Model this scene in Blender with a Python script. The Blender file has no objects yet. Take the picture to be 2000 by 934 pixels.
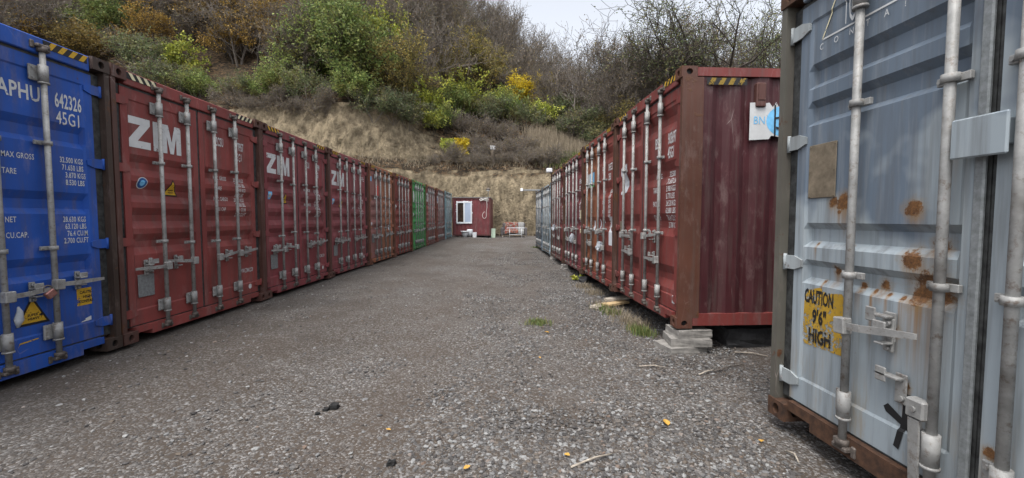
import bpy, bmesh, math, random
import numpy as np
from mathutils import Vector, Matrix, noise
R = math.radians
random.seed(7); np.random.seed(7)
scene = bpy.context.scene
COL = scene.collection

# ------------------------------------------------------------------ camera, sky, sun, exposure
CAM_H = 1.45
FPX, CX, CY, HOR = 787.0, 1000.0, 467.0, 427.0
cam_d = bpy.data.cameras.new('camera'); cam = bpy.data.objects.new('camera', cam_d); COL.objects.link(cam)
cam.location = (0, 0, CAM_H)
cam.rotation_euler = (R(90) - math.atan((CY - HOR) / FPX), 0, 0)
cam_d.sensor_width = 36; cam_d.lens = 36 * FPX / 2000.0
cam_d.clip_start = 0.05; cam_d.clip_end = 2000
scene.camera = cam
SUN_EL, SUN_AZ = 66, 205          # azimuth clockwise from +Y
w = bpy.data.worlds.new('World'); scene.world = w; w.use_nodes = True
nt = w.node_tree; nt.nodes.clear()
sky = nt.nodes.new('ShaderNodeTexSky'); sky.sky_type = 'NISHITA'; sky.sun_disc = False
sky.sun_elevation = R(SUN_EL); sky.sun_rotation = R(SUN_AZ)
sky.air_density = 1.0; sky.dust_density = 4.0; sky.ozone_density = 1.0
hs = nt.nodes.new('ShaderNodeHueSaturation'); hs.inputs['Saturation'].default_value = 0.28
bg = nt.nodes.new('ShaderNodeBackground'); bg.inputs['Strength'].default_value = 0.15
wo = nt.nodes.new('ShaderNodeOutputWorld')
nt.links.new(sky.outputs[0], hs.inputs['Color']); nt.links.new(hs.outputs[0], bg.inputs['Color']); nt.links.new(bg.outputs[0], wo.inputs['Surface'])
sd = bpy.data.lights.new('sun', 'SUN'); sd.energy = 1.1; sd.angle = R(25); sd.color = (1, .97, .93)
so = bpy.data.objects.new('sun', sd); COL.objects.link(so)
az, el = R(SUN_AZ), R(SUN_EL)
tosun = Vector((math.sin(az) * math.cos(el), math.cos(az) * math.cos(el), math.sin(el)))
so.rotation_euler = tosun.to_track_quat('Z', 'Y').to_euler(); so.location = tosun * 60
vs = scene.view_settings; vs.view_transform = 'Standard'; vs.look = 'None'; vs.gamma = 1; vs.exposure = 1.15
scene.render.engine = 'CYCLES'

# ------------------------------------------------------------------ node helpers / materials
MATS = {}
class NT:
    def __init__(s, name):
        m = bpy.data.materials.new(name); m.use_nodes = True; s.m = m; s.t = m.node_tree; s.t.nodes.clear()
        s.out = s.n('ShaderNodeOutputMaterial'); s.p = s.n('ShaderNodeBsdfPrincipled')
        s.l(s.p.outputs[0], s.out.inputs['Surface']); MATS[name] = m
    def n(s, typ, **kw):
        nd = s.t.nodes.new(typ)
        for k, v in kw.items(): setattr(nd, k, v)
        return nd
    def l(s, a, b): s.t.links.new(a, b)
    def val(s, inp, v):
        if hasattr(v, 'links') or isinstance(v, bpy.types.NodeSocket): s.l(v, inp)
        else: inp.default_value = v
    def pos(s): return s.n('ShaderNodeNewGeometry').outputs['Position']
    def objc(s): return s.n('ShaderNodeTexCoord').outputs['Object']
    def mapping(s, vec, scale=(1, 1, 1), loc=(0, 0, 0)):
        m = s.n('ShaderNodeMapping'); s.l(vec, m.inputs['Vector']); m.inputs['Scale'].default_value = scale; m.inputs['Location'].default_value = loc
        return m.outputs[0]
    def noise(s, vec, scale, detail=4, rough=.6, dist=0):
        nd = s.n('ShaderNodeTexNoise'); s.l(vec, nd.inputs['Vector']); nd.inputs['Scale'].default_value = scale
        nd.inputs['Detail'].default_value = detail; nd.inputs['Roughness'].default_value = rough; nd.inputs['Distortion'].default_value = dist
        return nd.outputs['Fac']
    def voro(s, vec, scale, out='Distance', feature='F1'):
        nd = s.n('ShaderNodeTexVoronoi', feature=feature); s.l(vec, nd.inputs['Vector']); nd.inputs['Scale'].default_value = scale
        return nd.outputs[out]
    def ramp(s, fac, stops):
        nd = s.n('ShaderNodeValToRGB'); s.l(fac, nd.inputs['Fac']); e = nd.color_ramp.elements
        while len(e) < len(stops): e.new(.5)
        for i, (p, c) in enumerate(stops):
            e[i].position = p; e[i].color = (c, c, c, 1) if isinstance(c, (int, float)) else (*c, 1)
        return nd.outputs['Color']
    def mix(s, fac, a, b, blend='MIX'):
        nd = s.n('ShaderNodeMix', data_type='RGBA', blend_type=blend)
        s.val(nd.inputs[0], fac)
        for i, v in ((6, a), (7, b)):
            if isinstance(v, bpy.types.NodeSocket): s.l(v, nd.inputs[i])
            else: nd.inputs[i].default_value = (*v, 1) if len(v) == 3 else v
        return nd.outputs[2]
    def math(s, op, a, b=0.0, clamp=False):
        nd = s.n('ShaderNodeMath', operation=op, use_clamp=clamp); s.val(nd.inputs[0], a); s.val(nd.inputs[1], b); return nd.outputs[0]
    def bump(s, h, strength=.3, dist=.01):
        nd = s.n('ShaderNodeBump'); nd.inputs['Strength'].default_value = strength; nd.inputs['Distance'].default_value = dist
        s.l(h, nd.inputs['Height']); s.l(nd.outputs[0], s.p.inputs['Normal'])
    def fin(s, col, rough=.6, metal=0, spec=.4):
        s.val(s.p.inputs['Base Color'], col if isinstance(col, bpy.types.NodeSocket) else (*col, 1))
        s.val(s.p.inputs['Roughness'], rough); s.p.inputs['Metallic'].default_value = metal
        s.p.inputs['Specular IOR Level'].default_value = spec
        return s.m

RUST1, RUST2 = (.055, .026, .015), (.125, .052, .022)
def mat_paint():
    s = NT('container_paint'); oi = s.n('ShaderNodeObjectInfo'); p = s.pos()
    n1 = s.noise(p, 1.3, 3); n2 = s.noise(p, 9, 5, .65)
    streak = s.noise(s.mapping(p, (7, 7, .35)), 2.0, 5, .65)
    v = s.ramp(n1, [(.3, .74), (.7, 1.22)])
    c = s.mix(1.0, oi.outputs['Color'], v, 'MULTIPLY')
    c = s.mix(s.ramp(streak, [(.47, 0.0), (.74, .55)]), c, (.085, .070, .062))
    c = s.mix(s.ramp(s.noise(s.mapping(p, (3, 3, 1.2)), 2.2, 6, .7), [(.54, 0.0), (.72, .26)]), c, (.30, .235, .22))
    # rust: threshold falls as the object's alpha (wear) rises
    rn = s.noise(p, 5.5, 8, .72); fine = s.noise(p, 38, 3)
    sm = s.math('ADD', rn, s.math('MULTIPLY', s.math('SUBTRACT', fine, .5), .16))
    thr = s.math('SUBTRACT', .76, s.math('MULTIPLY', oi.outputs['Alpha'], .38))
    mask = s.math('MULTIPLY', s.math('SUBTRACT', sm, thr), 14, True)
    rust = s.mix(n2, RUST1, RUST2)
    c = s.mix(mask, c, rust)
    scr = s.voro(s.mapping(p, (1, 1, .28)), 6.0, 'Distance', 'DISTANCE_TO_EDGE')
    sm2 = s.math('MULTIPLY', s.ramp(scr, [(.0, 1.0), (.010, 0.0)]), s.ramp(s.noise(p, 2.6, 2), [(.60, 0.0), (.70, .45)]))
    c = s.mix(sm2, c, (.48, .40, .38))
    dent = s.noise(p, 2.4, 2, .5)
    s.bump(s.math('ADD', s.math('ADD', s.math('MULTIPLY', n2, .3), s.math('MULTIPLY', dent, 3.0)), s.math('MULTIPLY', mask, .4)), .35, .010)
    s.fin(c, s.ramp(n2, [(.3, .48), (.8, .72)]), 0, .35)
mat_paint()
def simple(name, col, rough=.6, var=.25, scale=12, bump=.2, metal=0, spec=.4, col2=None):
    s = NT(name); p = s.pos(); n = s.noise(p, scale, 5, .65)
    a = tuple(x * (1 - var) for x in col); b = col2 or tuple(min(1, x * (1 + var)) for x in col)
    s.fin(s.mix(s.ramp(n, [(.3, 0.0), (.7, 1.0)]), a, b), rough, metal, spec)
    if bump: s.bump(n, bump, .005)
    return s.m
def mat_galv():
    s = NT('galvanised'); p = s.pos(); n = s.noise(p, 7, 6, .7); n2 = s.noise(p, 26, 5, .7)
    c = s.mix(s.ramp(n, [(.3, 0.0), (.7, 1.0)]), (.17, .17, .166), (.34, .34, .33))
    c = s.mix(s.ramp(n2, [(.54, 0.0), (.68, .7)]), c, (.10, .062, .040)); c = s.mix(s.ramp(s.noise(p, 3.1, 4), [(.56, 0.0), (.70, .6)]), c, (.075, .066, .058))
    s.bump(n2, .2, .004); s.fin(c, .6, .2, .4)
mat_galv()
def printed(name, col, wear=.60, var=.15):
    s = NT(name); p = s.pos(); n = s.noise(p, 9, 5, .65); w_ = s.math('ADD', s.math('MULTIPLY', s.noise(p, 34, 5, .75), .6), s.math('MULTIPLY', s.noise(p, 5, 3), .4))
    s.fin(s.mix(n, tuple(x * (1 - 2 * var) for x in col), tuple(min(1, x * (1 + var)) for x in col)), .6)
    tr = s.n('ShaderNodeBsdfTransparent'); mx = s.n('ShaderNodeMixShader'); s.l(s.ramp(w_, [(wear - .02, 0.0), (wear + .02, 1.0)]), mx.inputs[0])
    s.l(s.p.outputs[0], mx.inputs[1]); s.l(tr.outputs[0], mx.inputs[2]); s.l(mx.outputs[0], s.out.inputs['Surface'])
simple('steel_dark', (.10, .085, .075), .6, .5, 20, .2, .3)
simple('rubber', (.016, .016, .017), .6, .6, 16, .3, col2=(.06, .063, .062))
simple('rust', (.045, .025, .017), .85, .4, 18, .4, col2=(.095, .046, .025))
printed('white_print', (.56, .57, .57), .585)
printed('white_print_thin', (.60, .59, .58), .66)
printed('yellow_print', (.52, .31, .02), .585)
printed('cream_print', (.70, .64, .42), .585)
simple('black_print_hole_shade', (.012, .012, .013), .55, .2, 9, 0)  # black print, also the painted shade in the casting holes
printed('black_worn', (.014, .014, .015), .575)
printed('yellow_worn', (.46, .28, .03), .535, .25)
simple('dark_blue_print', (.02, .09, .26), .5, .3, 9, 0)
simple('light_blue_print', (.16, .45, .72), .5, .2, 9, 0)
simple('red_print', (.5, .05, .04), .5, .2, 9, 0)
simple('green_print', (.12, .42, .14), .5, .2, 9, 0)
simple('paper', (.55, .57, .60), .7, .1, 14, .1)
simple('grey_plate', (.20, .215, .22), .5, .3, 40, .3, .3)
simple('brown_plate', (.20, .165, .12), .5, .35, 16, .25, .3)
simple('white_plastic', (.58, .60, .62), .45, .08, 12, 0)
simple('wood_weathered', (.33, .29, .24), .8, .35, 25, .4)
simple('wood_fresh', (.46, .33, .18), .75, .2, 25, .3)
simple('concrete', (.20, .19, .175), .9, .3, 14, .6)
simple('dark_stone', (.035, .035, .037), .9, .4, 12, .7)
simple('bark', (.055, .045, .038), .9, .4, 8, .4)
simple('bark_grey', (.145, .125, .108), .9, .35, 8, .3)
simple('root', (.16, .13, .10), .9, .3, 10, .3)
simple('pale_green_board', (.42, .52, .40), .6, .1, 6, .1)
simple('sofa_fabric', (.11, .10, .10), .9, .3, 30, .3)
simple('cable', (.62, .60, .56), .6, .1, 20, 0)
simple('rag', (.32, .34, .37), .85, .15, 30, .3)
simple('copper_lock', (.34, .17, .15), .4, .2, 30, 0, .6)
simple('cloth_grey', (.22, .22, .215), .9, .2, 20, .2)
simple('straw', (.36, .30, .17), .9, .3, 20, 0)
simple('autumn_leaf', (.42, .24, .045), .7, .25, 30, 0)
simple('charcoal', (.012, .012, .012), .9, .4, 20, .5)
simple('lamp_lens', (.75, .76, .76), .2, .05, 4, 0)
simple('window_dark', (.022, .017, .014), .12, .5, 2.5, 0, 0, .5, (.06, .04, .03))
simple('window_pale', (.34, .40, .50), .15, .1, 1.5, 0, 0, .5)
def mat_blanket():
    s = NT('blanket_pattern'); o = s.objc()
    v = s.voro(o, 14, 'Color'); sp = s.n('ShaderNodeSeparateColor'); s.l(v, sp.inputs[0])
    c = s.ramp(sp.outputs[0], [(.0, (.13, .026, .022)), (.30, (.15, .04, .032)), (.4, (.22, .20, .175)), (.62, (.12, .11, .10)), (.66, (.05, .045, .04)), (.85, (.22, .08, .05))])
    s.fin(c, .9)
mat_blanket()
def mat_grey_container():
    s = NT('grey_container_paint'); o = s.objc(); p = s.pos()
    n = s.noise(o, 2.1, 3, .5); n2 = s.noise(o, 16, 6, .7); fine = s.noise(o, 60, 3)
    sx = s.n('ShaderNodeSeparateXYZ'); s.l(o, sx.inputs[0]); Z = sx.outputs['Z']; Y = sx.outputs['Y']
    old = s.math('ADD', n, s.math('MULTIPLY', s.math('SUBTRACT', Z, 1.52), .30))
    c = s.mix(s.ramp(old, [(.47, 0.0), (.56, 1.0)]), (.27, .312, .34), (.115, .148, .19))
    c = s.mix(s.ramp(s.noise(s.mapping(o, (6, 6, .4)), 3, 5, .65), [(.5, 0.0), (.8, .35)]), c, (.36, .36, .345))
    grime = s.ramp(s.noise(s.mapping(o, (9, 9, .5)), 2.4, 4), [(.46, 0.0), (.74, .6)])
    c = s.mix(grime, c, (.085, .085, .085))
    c = s.mix(s.math('MULTIPLY', s.ramp(s.noise(s.mapping(o, (5, 5, .7)), 2.0, 6, .7), [(.50, 0.0), (.72, .7)]), s.ramp(Z, [(.35, 1.0), (.62, .0)])), c, (.24, .17, .085))
    spots = [(.907, 1.42, .046, 1.5), (.907, 1.17, .056, 2), (.50, 1.465, .055, 3.0), (.985, 1.05, .10, 4.2), (1.06, 1.70, .026, 7), (1.01, 1.245, .045, 1), (.74, 1.025, .034, 2.5), (.44, 1.06, .03, 4), (.93, 1.0, .06, 6.5),
             (.10, 1.60, .018, 12), (.105, 1.36, .026, 10), (.10, .70, .018, 18), (.43, 1.47, .035, 3), (.84, .80, .028, 7), (.905, .55, .030, 6), (.62, 1.0, .022, 8), (1.27, .42, .03, 5), (.70, .985, .014, 22), (.78, .98, .012, 28), (.86, .975, .016, 22), (.55, 1.21, .012, 14), (.36, .985, .012, 22), (1.03, .96, .018, 24), (.47, 1.41, .016, 10), (.30, 1.215, .012, 9)]
    acc = None; accs = None; halo = None
    wob = s.math('MULTIPLY', s.math('SUBTRACT', s.math('ADD', s.math('MULTIPLY', s.noise(o, 13, 5, .75), .5), s.math('MULTIPLY', s.noise(o, 42, 5, .8), .5)), .5), 3.6)
    for (y, z, r, st) in spots:
        dy = s.math('DIVIDE', s.math('SUBTRACT', Y, y), r); dz = s.math('DIVIDE', s.math('SUBTRACT', Z, z), r)
        d = s.math('SQRT', s.math('ADD', s.math('MULTIPLY', dy, dy), s.math('MULTIPLY', dz, dz)))
        e_ = s.math('SUBTRACT', s.math('ADD', .9, wob), d); m = s.math('MULTIPLY', e_, 4, True)
        acc = m if acc is None else s.math('MAXIMUM', acc, m)
        hm = s.math('MULTIPLY', s.math('ADD', e_, .75), .8, True); halo = hm if halo is None else s.math('MAXIMUM', halo, hm)
        # streak running down from the spot
        below = s.math('MULTIPLY', s.math('MULTIPLY', dz, -1.0), 3, True)
        fade = s.math('SUBTRACT', 1.0, s.math('DIVIDE', s.math('MULTIPLY', dz, -1.0), 1 + st), True)
        side = s.math('SUBTRACT', 1.25, s.math('ABSOLUTE', dy), True)
        k = s.math('MULTIPLY', s.math('MULTIPLY', below, fade), side)
        accs = k if accs is None else s.math('MAXIMUM', accs, k)
    lines = s.ramp(s.noise(s.mapping(o, (30, 30, .8)), 2.2, 3), [(.35, 0.25), (.65, 1.0)])
    c = s.mix(s.math('MULTIPLY', s.math('MULTIPLY', accs, lines), 1.0), c, (.22, .115, .035))
    c = s.mix(s.math('MULTIPLY', halo, .55), c, (.26, .17, .075))
    c = s.mix(acc, c, s.mix(s.ramp(s.noise(o, 45, 5, .75), [(.35, 0.0), (.65, 1.0)]), (.060, .028, .014), (.21, .10, .035)))
    peel = s.math('MULTIPLY', s.math('SUBTRACT', s.noise(o, 7, 8, .75), .67), 12, True)
    c = s.mix(peel, c, (.15, .075, .035))
    s.bump(s.math('ADD', s.math('MULTIPLY', n2, .5), acc), .25, .006)
    s.fin(c, .55, 0, .4)
mat_grey_container()
def mat_ground():
    s = NT('gravel_ground'); p = s.pos()
    big = s.noise(p, .35, 4, .6); med = s.noise(p, 1.7, 4, .6)
    patch = s.ramp(s.math('ADD', s.math('MULTIPLY', big, .6), s.math('MULTIPLY', med, .4)), [(.42, 0.0), (.58, 1.0)])
    def peb(scale):
        vd = s.n('ShaderNodeTexVoronoi', feature='F1'); s.l(p, vd.inputs['Vector']); vd.inputs['Scale'].default_value = scale
        sp = s.n('ShaderNodeSeparateColor'); s.l(vd.outputs['Color'], sp.inputs[0])
        return sp.outputs[0], vd.outputs['Distance']
    r1, d1 = peb(34); r2, d2 = peb(75)
    stone = s.ramp(r1, [(0.0, (.045, .042, .040)), (.45, (.092, .087, .083)), (.8, (.165, .16, .155)), (1.0, (.30, .295, .29))])
    stone2 = s.ramp(r2, [(0.0, (.034, .030, .027)), (.5, (.080, .072, .066)), (.85, (.145, .137, .13)), (1.0, (.27, .26, .25))])
    soil = s.mix(s.noise(p, 60, 4), (.038, .030, .0235), (.084, .067, .053))
    cov = s.math('GREATER_THAN', s.math('ADD', r2, s.math('MULTIPLY', patch, .45)), .66)
    c = s.mix(cov, soil, stone2)
    cov1 = s.math('MULTIPLY', s.math('GREATER_THAN', s.math('ADD', s.math('FRACT', s.math('MULTIPLY', r1, 7.3)), s.math('MULTIPLY', patch, .5)), .72), s.math('LESS_THAN', d1, .42))
    c = s.mix(cov1, c, stone)
    sx = s.n('ShaderNodeSeparateXYZ'); s.l(p, sx.inputs[0]); wx = s.math('ADD', sx.outputs['X'], s.math('MULTIPLY', s.noise(s.mapping(p, (.0, .35, 0)), 1.0, 2), 1.2))
    trk = None
    for xc in (-1.9, -.35, 1.0):
        t_ = s.math('SUBTRACT', 1.0, s.math('DIVIDE', s.math('ABSOLUTE', s.math('SUBTRACT', wx, xc)), .42), True); trk = t_ if trk is None else s.math('MAXIMUM', trk, t_)
    trk = s.math('MULTIPLY', trk, s.ramp(s.noise(p, .9, 4), [(.38, 0.0), (.55, 1.0)]))
    c = s.mix(s.math('MULTIPLY', trk, .42), c, s.mix(s.noise(p, 110, 3), (.045, .035, .028), (.105, .083, .067)))
    c = s.mix(s.math('MULTIPLY', s.math('SUBTRACT', 1.0, patch), .36), c, (.052, .040, .032))
    c = s.mix(s.ramp(s.noise(p, .55, 5, .65), [(.53, 0.0), (.68, .45)]), c, (.032, .027, .023))
    damp = s.math('MULTIPLY', s.math('MULTIPLY', s.math('SUBTRACT', -.6, wx), .4, True), s.ramp(s.noise(p, 1.3, 4), [(.3, .25), (.6, .6)]))
    c = s.mix(damp, c, (.036, .030, .025))
    h = s.math('ADD', s.math('MULTIPLY', s.math('MULTIPLY', s.math('SUBTRACT', .5, d1), cov1), 1.0), s.math('MULTIPLY', s.math('MULTIPLY', s.math('SUBTRACT', .5, d2), cov), .5))
    s.bump(h, .8, .02)
    s.fin(c, .85, 0, .3)
mat_ground()
def mat_stones():
    s = NT('loose_stones'); g = s.n('ShaderNodeNewGeometry'); r = g.outputs['Random Per Island']
    c = s.ramp(r, [(0.0, (.040, .037, .036)), (.28, (.075, .071, .069)), (.5, (.115, .112, .11)), (.66, (.105, .085, .068)), (.8, (.15, .15, .15)), (.95, (.24, .24, .235)), (1.0, (.13, .092, .07))])
    n = s.noise(g.outputs['Position'], 90, 3)
    c = s.mix(.35, c, s.mix(1.0, c, s.ramp(n, [(.3, .55), (.7, 1.4)]), 'MULTIPLY'))
    s.fin(c, .8, 0, .3)
mat_stones()
def mat_cliff():
    s = NT('hillside_earth'); p = s.pos(); g = s.n('ShaderNodeNewGeometry')
    sx = s.n('ShaderNodeSeparateXYZ'); s.l(g.outputs['Normal'], sx.inputs[0])
    n1 = s.noise(p, .55, 5, .65); n2 = s.noise(p, 2.6, 6, .7); n3 = s.noise(s.mapping(p, (1.6, 1.6, .6)), 1.5, 6, .7)
    c = s.mix(s.ramp(n3, [(.34, 0.0), (.62, 1.0)]), (.14, .113, .077), (.385, .315, .21))
    c = s.mix(s.ramp(n1, [(.48, 0.0), (.66, .55)]), c, (.125, .102, .072))
    c = s.mix(s.ramp(n2, [(.53, 0.0), (.68, .7)]), c, (.075, .061, .045))
    litter = s.voro(p, 5.5, 'Color'); sp = s.n('ShaderNodeSeparateColor'); s.l(litter, sp.inputs[0])
    lit = s.ramp(sp.outputs[0], [(0.0, (.028, .023, .018)), (.5, (.060, .046, .032)), (.8, (.105, .070, .042)), (1.0, (.16, .105, .06))])
    flat = s.ramp(sx.outputs['Z'], [(.52, 0.0), (.72, 1.0)])
    c = s.mix(flat, c, lit)
    crk = s.voro(s.mapping(p, (1.1, 1.1, .7)), 2.2, 'Distance', 'DISTANCE_TO_EDGE')
    s.bump(s.math('ADD', s.math('ADD', n2, n3), s.math('ADD', s.math('MULTIPLY', s.noise(p, 8, 6, .75), .6), s.math('MULTIPLY', s.ramp(crk, [(0.0, 0.0), (.08, 1.0)]), .10))), 1.0, .30)
    s.fin(c, .95, 0, .1)
mat_cliff()
def mat_leaf(name, cols, trans=.3):
    s = NT(name); g = s.n('ShaderNodeNewGeometry'); oi = s.n('ShaderNodeObjectInfo')
    k = len(cols); c = s.ramp(g.outputs['Random Per Island'], [(i / (k - 1), cc) for i, cc in enumerate(cols)])
    if name in ('leaf_green', 'leaf_dark', 'leaf_olive', 'leaf_bronze'):
        c = s.mix(s.ramp(s.noise(g.outputs['Position'], .75, 3), [(.48, 0.0), (.68, .75)]), c, s.mix(s.math('FRACT', s.math('MULTIPLY', g.outputs['Random Per Island'], 9.7)), (.26, .20, .045), (.11, .10, .05)))
    v = s.math('MULTIPLY_ADD', oi.outputs['Random'], .6); v.node.inputs[2].default_value = .95
    c = s.mix(1.0, c, v, 'MULTIPLY')
    s.fin(c, .6, 0, .25)
    tr = s.n('ShaderNodeBsdfTranslucent'); s.l(c, tr.inputs['Color']); mx = s.n('ShaderNodeMixShader'); mx.inputs[0].default_value = trans
    s.l(s.p.outputs[0], mx.inputs[1]); s.l(tr.outputs[0], mx.inputs[2]); s.l(mx.outputs[0], s.out.inputs['Surface'])
mat_leaf('leaf_green', [(.088, .136, .045), (.136, .200, .056), (.192, .248, .072), (.256, .280, .080)])
mat_leaf('leaf_dark', [(.056, .080, .042), (.088, .120, .054), (.120, .144, .064), (.160, .152, .072)])
mat_leaf('leaf_olive', [(.136, .136, .048), (.208, .192, .058), (.288, .232, .064), (.336, .240, .064)])
mat_leaf('leaf_yellow', [(.375, .288, .025), (.500, .375, .025), (.575, .438, .031), (.425, .375, .050)])
mat_leaf('leaf_lime', [(.166, .218, .045), (.256, .294, .058), (.333, .358, .064), (.410, .384, .064)])
mat_leaf('leaf_gold', [(.169, .099, .030), (.258, .164, .035), (.327, .218, .050), (.129, .089, .040)])
mat_leaf('leaf_bronze', [(.154, .109, .038), (.230, .154, .045), (.282, .198, .051), (.179, .154, .051)])
mat_leaf('leaf_dry', [(.112, .083, .058), (.176, .128, .080), (.144, .136, .072), (.240, .176, .096)])
mat_leaf('leaf_orange', [(.380, .160, .030), (.450, .220, .030), (.400, .260, .030), (.300, .140, .030)])
mat_leaf('grass_green', [(.060, .090, .030), (.090, .125, .040), (.130, .150, .050), (.200, .180, .080)])
mat_leaf('grass_dry', [(.170, .140, .100), (.230, .190, .135), (.290, .240, .170), (.140, .120, .090)], .15)

# ------------------------------------------------------------------ geometry helpers
class MB:
    def __init__(s): s.v = []; s.f = []; s.mi = []; s.sm = []
    def add(s, vs, fs, m=0, sm=False):
        b = len(s.v); s.v += [tuple(x) for x in vs]
        for f in fs: s.f.append([b + i for i in f]); s.mi.append(m); s.sm.append(sm)
        return s
    def box(s, a, b, m=0):
        (x0, y0, z0), (x1, y1, z1) = a, b
        return s.add([(x0, y0, z0), (x1, y0, z0), (x1, y1, z0), (x0, y1, z0), (x0, y0, z1), (x1, y0, z1), (x1, y1, z1), (x0, y1, z1)],
                     [(0, 3, 2, 1), (4, 5, 6, 7), (0, 1, 5, 4), (1, 2, 6, 5), (2, 3, 7, 6), (3, 0, 4, 7)], m)
    def cbox(s, a, b, c=.006, m=0):          # box with chamfered edges (all 12)
        (x0, y0, z0), (x1, y1, z1) = a, b
        bm = bmesh.new(); bmesh.ops.create_cube(bm, size=1)
        for v in bm.verts: v.co = Vector(((x0 + x1) / 2 + v.co.x * (x1 - x0), (y0 + y1) / 2 + v.co.y * (y1 - y0), (z0 + z1) / 2 + v.co.z * (z1 - z0)))
        bmesh.ops.bevel(bm, geom=bm.edges[:], offset=c, segments=1, affect='EDGES'); bm.verts.index_update()
        s.add([v.co[:] for v in bm.verts], [[v.index for v in f.verts] for f in bm.faces], m); bm.free(); return s
    def tube(s, pts, r, n=8, m=0, caps=True):
        pts = [Vector(p) for p in pts]; rs = r if isinstance(r, (list, tuple)) else [r] * len(pts); vs = []
        for i, p in enumerate(pts):
            t = (pts[min(i + 1, len(pts) - 1)] - pts[max(i - 1, 0)]).normalized()
            a = t.orthogonal().normalized() if i == 0 else (pa - t * pa.dot(t)).normalized()
            pa = a; b = t.cross(a)
            vs += [p + (a * math.cos(2 * math.pi * k / n) + b * math.sin(2 * math.pi * k / n)) * rs[i] for k in range(n)]
        fs = [(i * n + k, i * n + (k + 1) % n, (i + 1) * n + (k + 1) % n, (i + 1) * n + k) for i in range(len(pts) - 1) for k in range(n)]
        s.add(vs, fs, m, True)
        if caps:
            b = len(s.v) - len(vs)
            s.f.append([b + k for k in range(n)][::-1]); s.mi.append(m); s.sm.append(False)
            s.f.append([b + (len(pts) - 1) * n + k for k in range(n)]); s.mi.append(m); s.sm.append(False)
        return s
    def prism(s, poly, axis, a, b, m=0):     # polygon in the plane across axis, extruded from a to b
        def P(u, v, w): return {'x': (w, u, v), 'y': (u, w, v), 'z': (u, v, w)}[axis]
        n = len(poly); vs = [P(u, v, a) for u, v in poly] + [P(u, v, b) for u, v in poly]
        return s.add(vs, [list(range(n))[::-1], [n + i for i in range(n)]] + [(i, (i + 1) % n, n + (i + 1) % n, n + i) for i in range(n)], m)
    def mesh(s, name, mats):
        me = bpy.data.meshes.new(name); me.from_pydata(s.v, [], s.f)
        for m in mats: me.materials.append(MATS[m])
        me.polygons.foreach_set('material_index', s.mi); me.polygons.foreach_set('use_smooth', s.sm)
        bm = bmesh.new(); bm.from_mesh(me); bmesh.ops.recalc_face_normals(bm, faces=bm.faces[:]); bm.to_mesh(me); bm.free()
        return me
def obj(name, me, parent=None, loc=(0, 0, 0), rot=(0, 0, 0), color=None, label=None, cat=None, group=None, kind=None, scale=None):
    o = bpy.data.objects.new(name, me); COL.objects.link(o)
    o.location = loc; o.rotation_euler = rot
    if scale: o.scale = scale
    if parent: o.parent = parent
    if color: o.color = color
    if label: o['label'] = label
    if cat: o['category'] = cat
    if group: o['group'] = group
    if kind: o['kind'] = kind
    return o
def thing(name, label, cat, loc=(0, 0, 0), rot=(0, 0, 0), group=None): return obj(name, None, None, loc, rot, None, label, cat, group)
def np_mesh(name, V, F, mat, smooth=False):       # V (n,3), F (m,k) arrays
    me = bpy.data.meshes.new(name); V = np.asarray(V, np.float32); F = np.asarray(F, np.int32); k = F.shape[1]
    me.vertices.add(len(V)); me.vertices.foreach_set('co', V.ravel())
    me.loops.add(F.size); me.loops.foreach_set('vertex_index', F.ravel())
    me.polygons.add(len(F)); me.polygons.foreach_set('loop_start', np.arange(0, F.size, k, dtype=np.int32))
    me.polygons.foreach_set('use_smooth', np.full(len(F), smooth))
    me.materials.append(MATS[mat]); me.update(calc_edges=True); me.validate(); return me
def sst(a, b, x):
    t = max(0.0, min(1.0, (x - a) / (b - a))); return t * t * (3 - 2 * t)
def nz(x, y, z=0.0, s=1.0): return noise.noise(Vector((x * s, y * s, z * s)))

# text outlines as meshes: coordinates (u right, v up), height 1 = capital height
_txt = {}
def text_poly(string, squeeze=.72, bold=.0, shear=0, space=1.0):
    key = (string, squeeze, bold, shear, space)
    if key in _txt: return _txt[key]
    cu = bpy.data.curves.new('t', 'FONT'); cu.body = string; cu.size = 1.0; cu.resolution_u = 2; cu.offset = bold; cu.space_character = space; cu.shear = shear; cu.fill_mode = 'FRONT'
    o = bpy.data.objects.new('t', cu); COL.objects.link(o)
    dg = bpy.context.evaluated_depsgraph_get(); me = bpy.data.meshes.new_from_object(o.evaluated_get(dg))
    vs = [(v.co.x * squeeze / .69, v.co.y / .69) for v in me.vertices]; fs = [list(p.vertices) for p in me.polygons]
    bpy.data.objects.remove(o); bpy.data.curves.remove(cu); bpy.data.meshes.remove(me)
    _txt[key] = (vs, fs); return vs, fs

# ------------------------------------------------------------------ terrain
def ground_h(x, y):
    h = .09 * sst(-1.2, -3.4, x) - .05 * sst(.4, 1.9, x) * sst(14, 6, y) + .17 * sst(13, 27, y)
    return h + .012 * math.sin(x * 1.7 + y * .6) * math.sin(y * .9 - x * .4) + .007 * math.sin(x * 4.1 + 1) * math.sin(y * 3.3)
def axis_pts(lo, hi, step, far):
    a = list(np.arange(lo, hi + 1e-6, step)); g = step
    while a[-1] < far: g *= 1.35; a.append(a[-1] + g)
    g = step; 
    while a[0] > -far: g *= 1.35; a.insert(0, a[0] - g)
    return a
gx, gy = axis_pts(-6, 6, .16, 350), axis_pts(0, 31, .16, 350)
GV = [(x, y, ground_h(x, y) + (.01 * nz(x, y, 0, 2.3) if abs(x) < 7 and 0 < y < 32 else 0)) for y in gy for x in gx]
nx = len(gx); GF = [(j * nx + i, j * nx + i + 1, (j + 1) * nx + i + 1, (j + 1) * nx + i) for j in range(len(gy) - 1) for i in range(nx - 1)]
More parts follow.
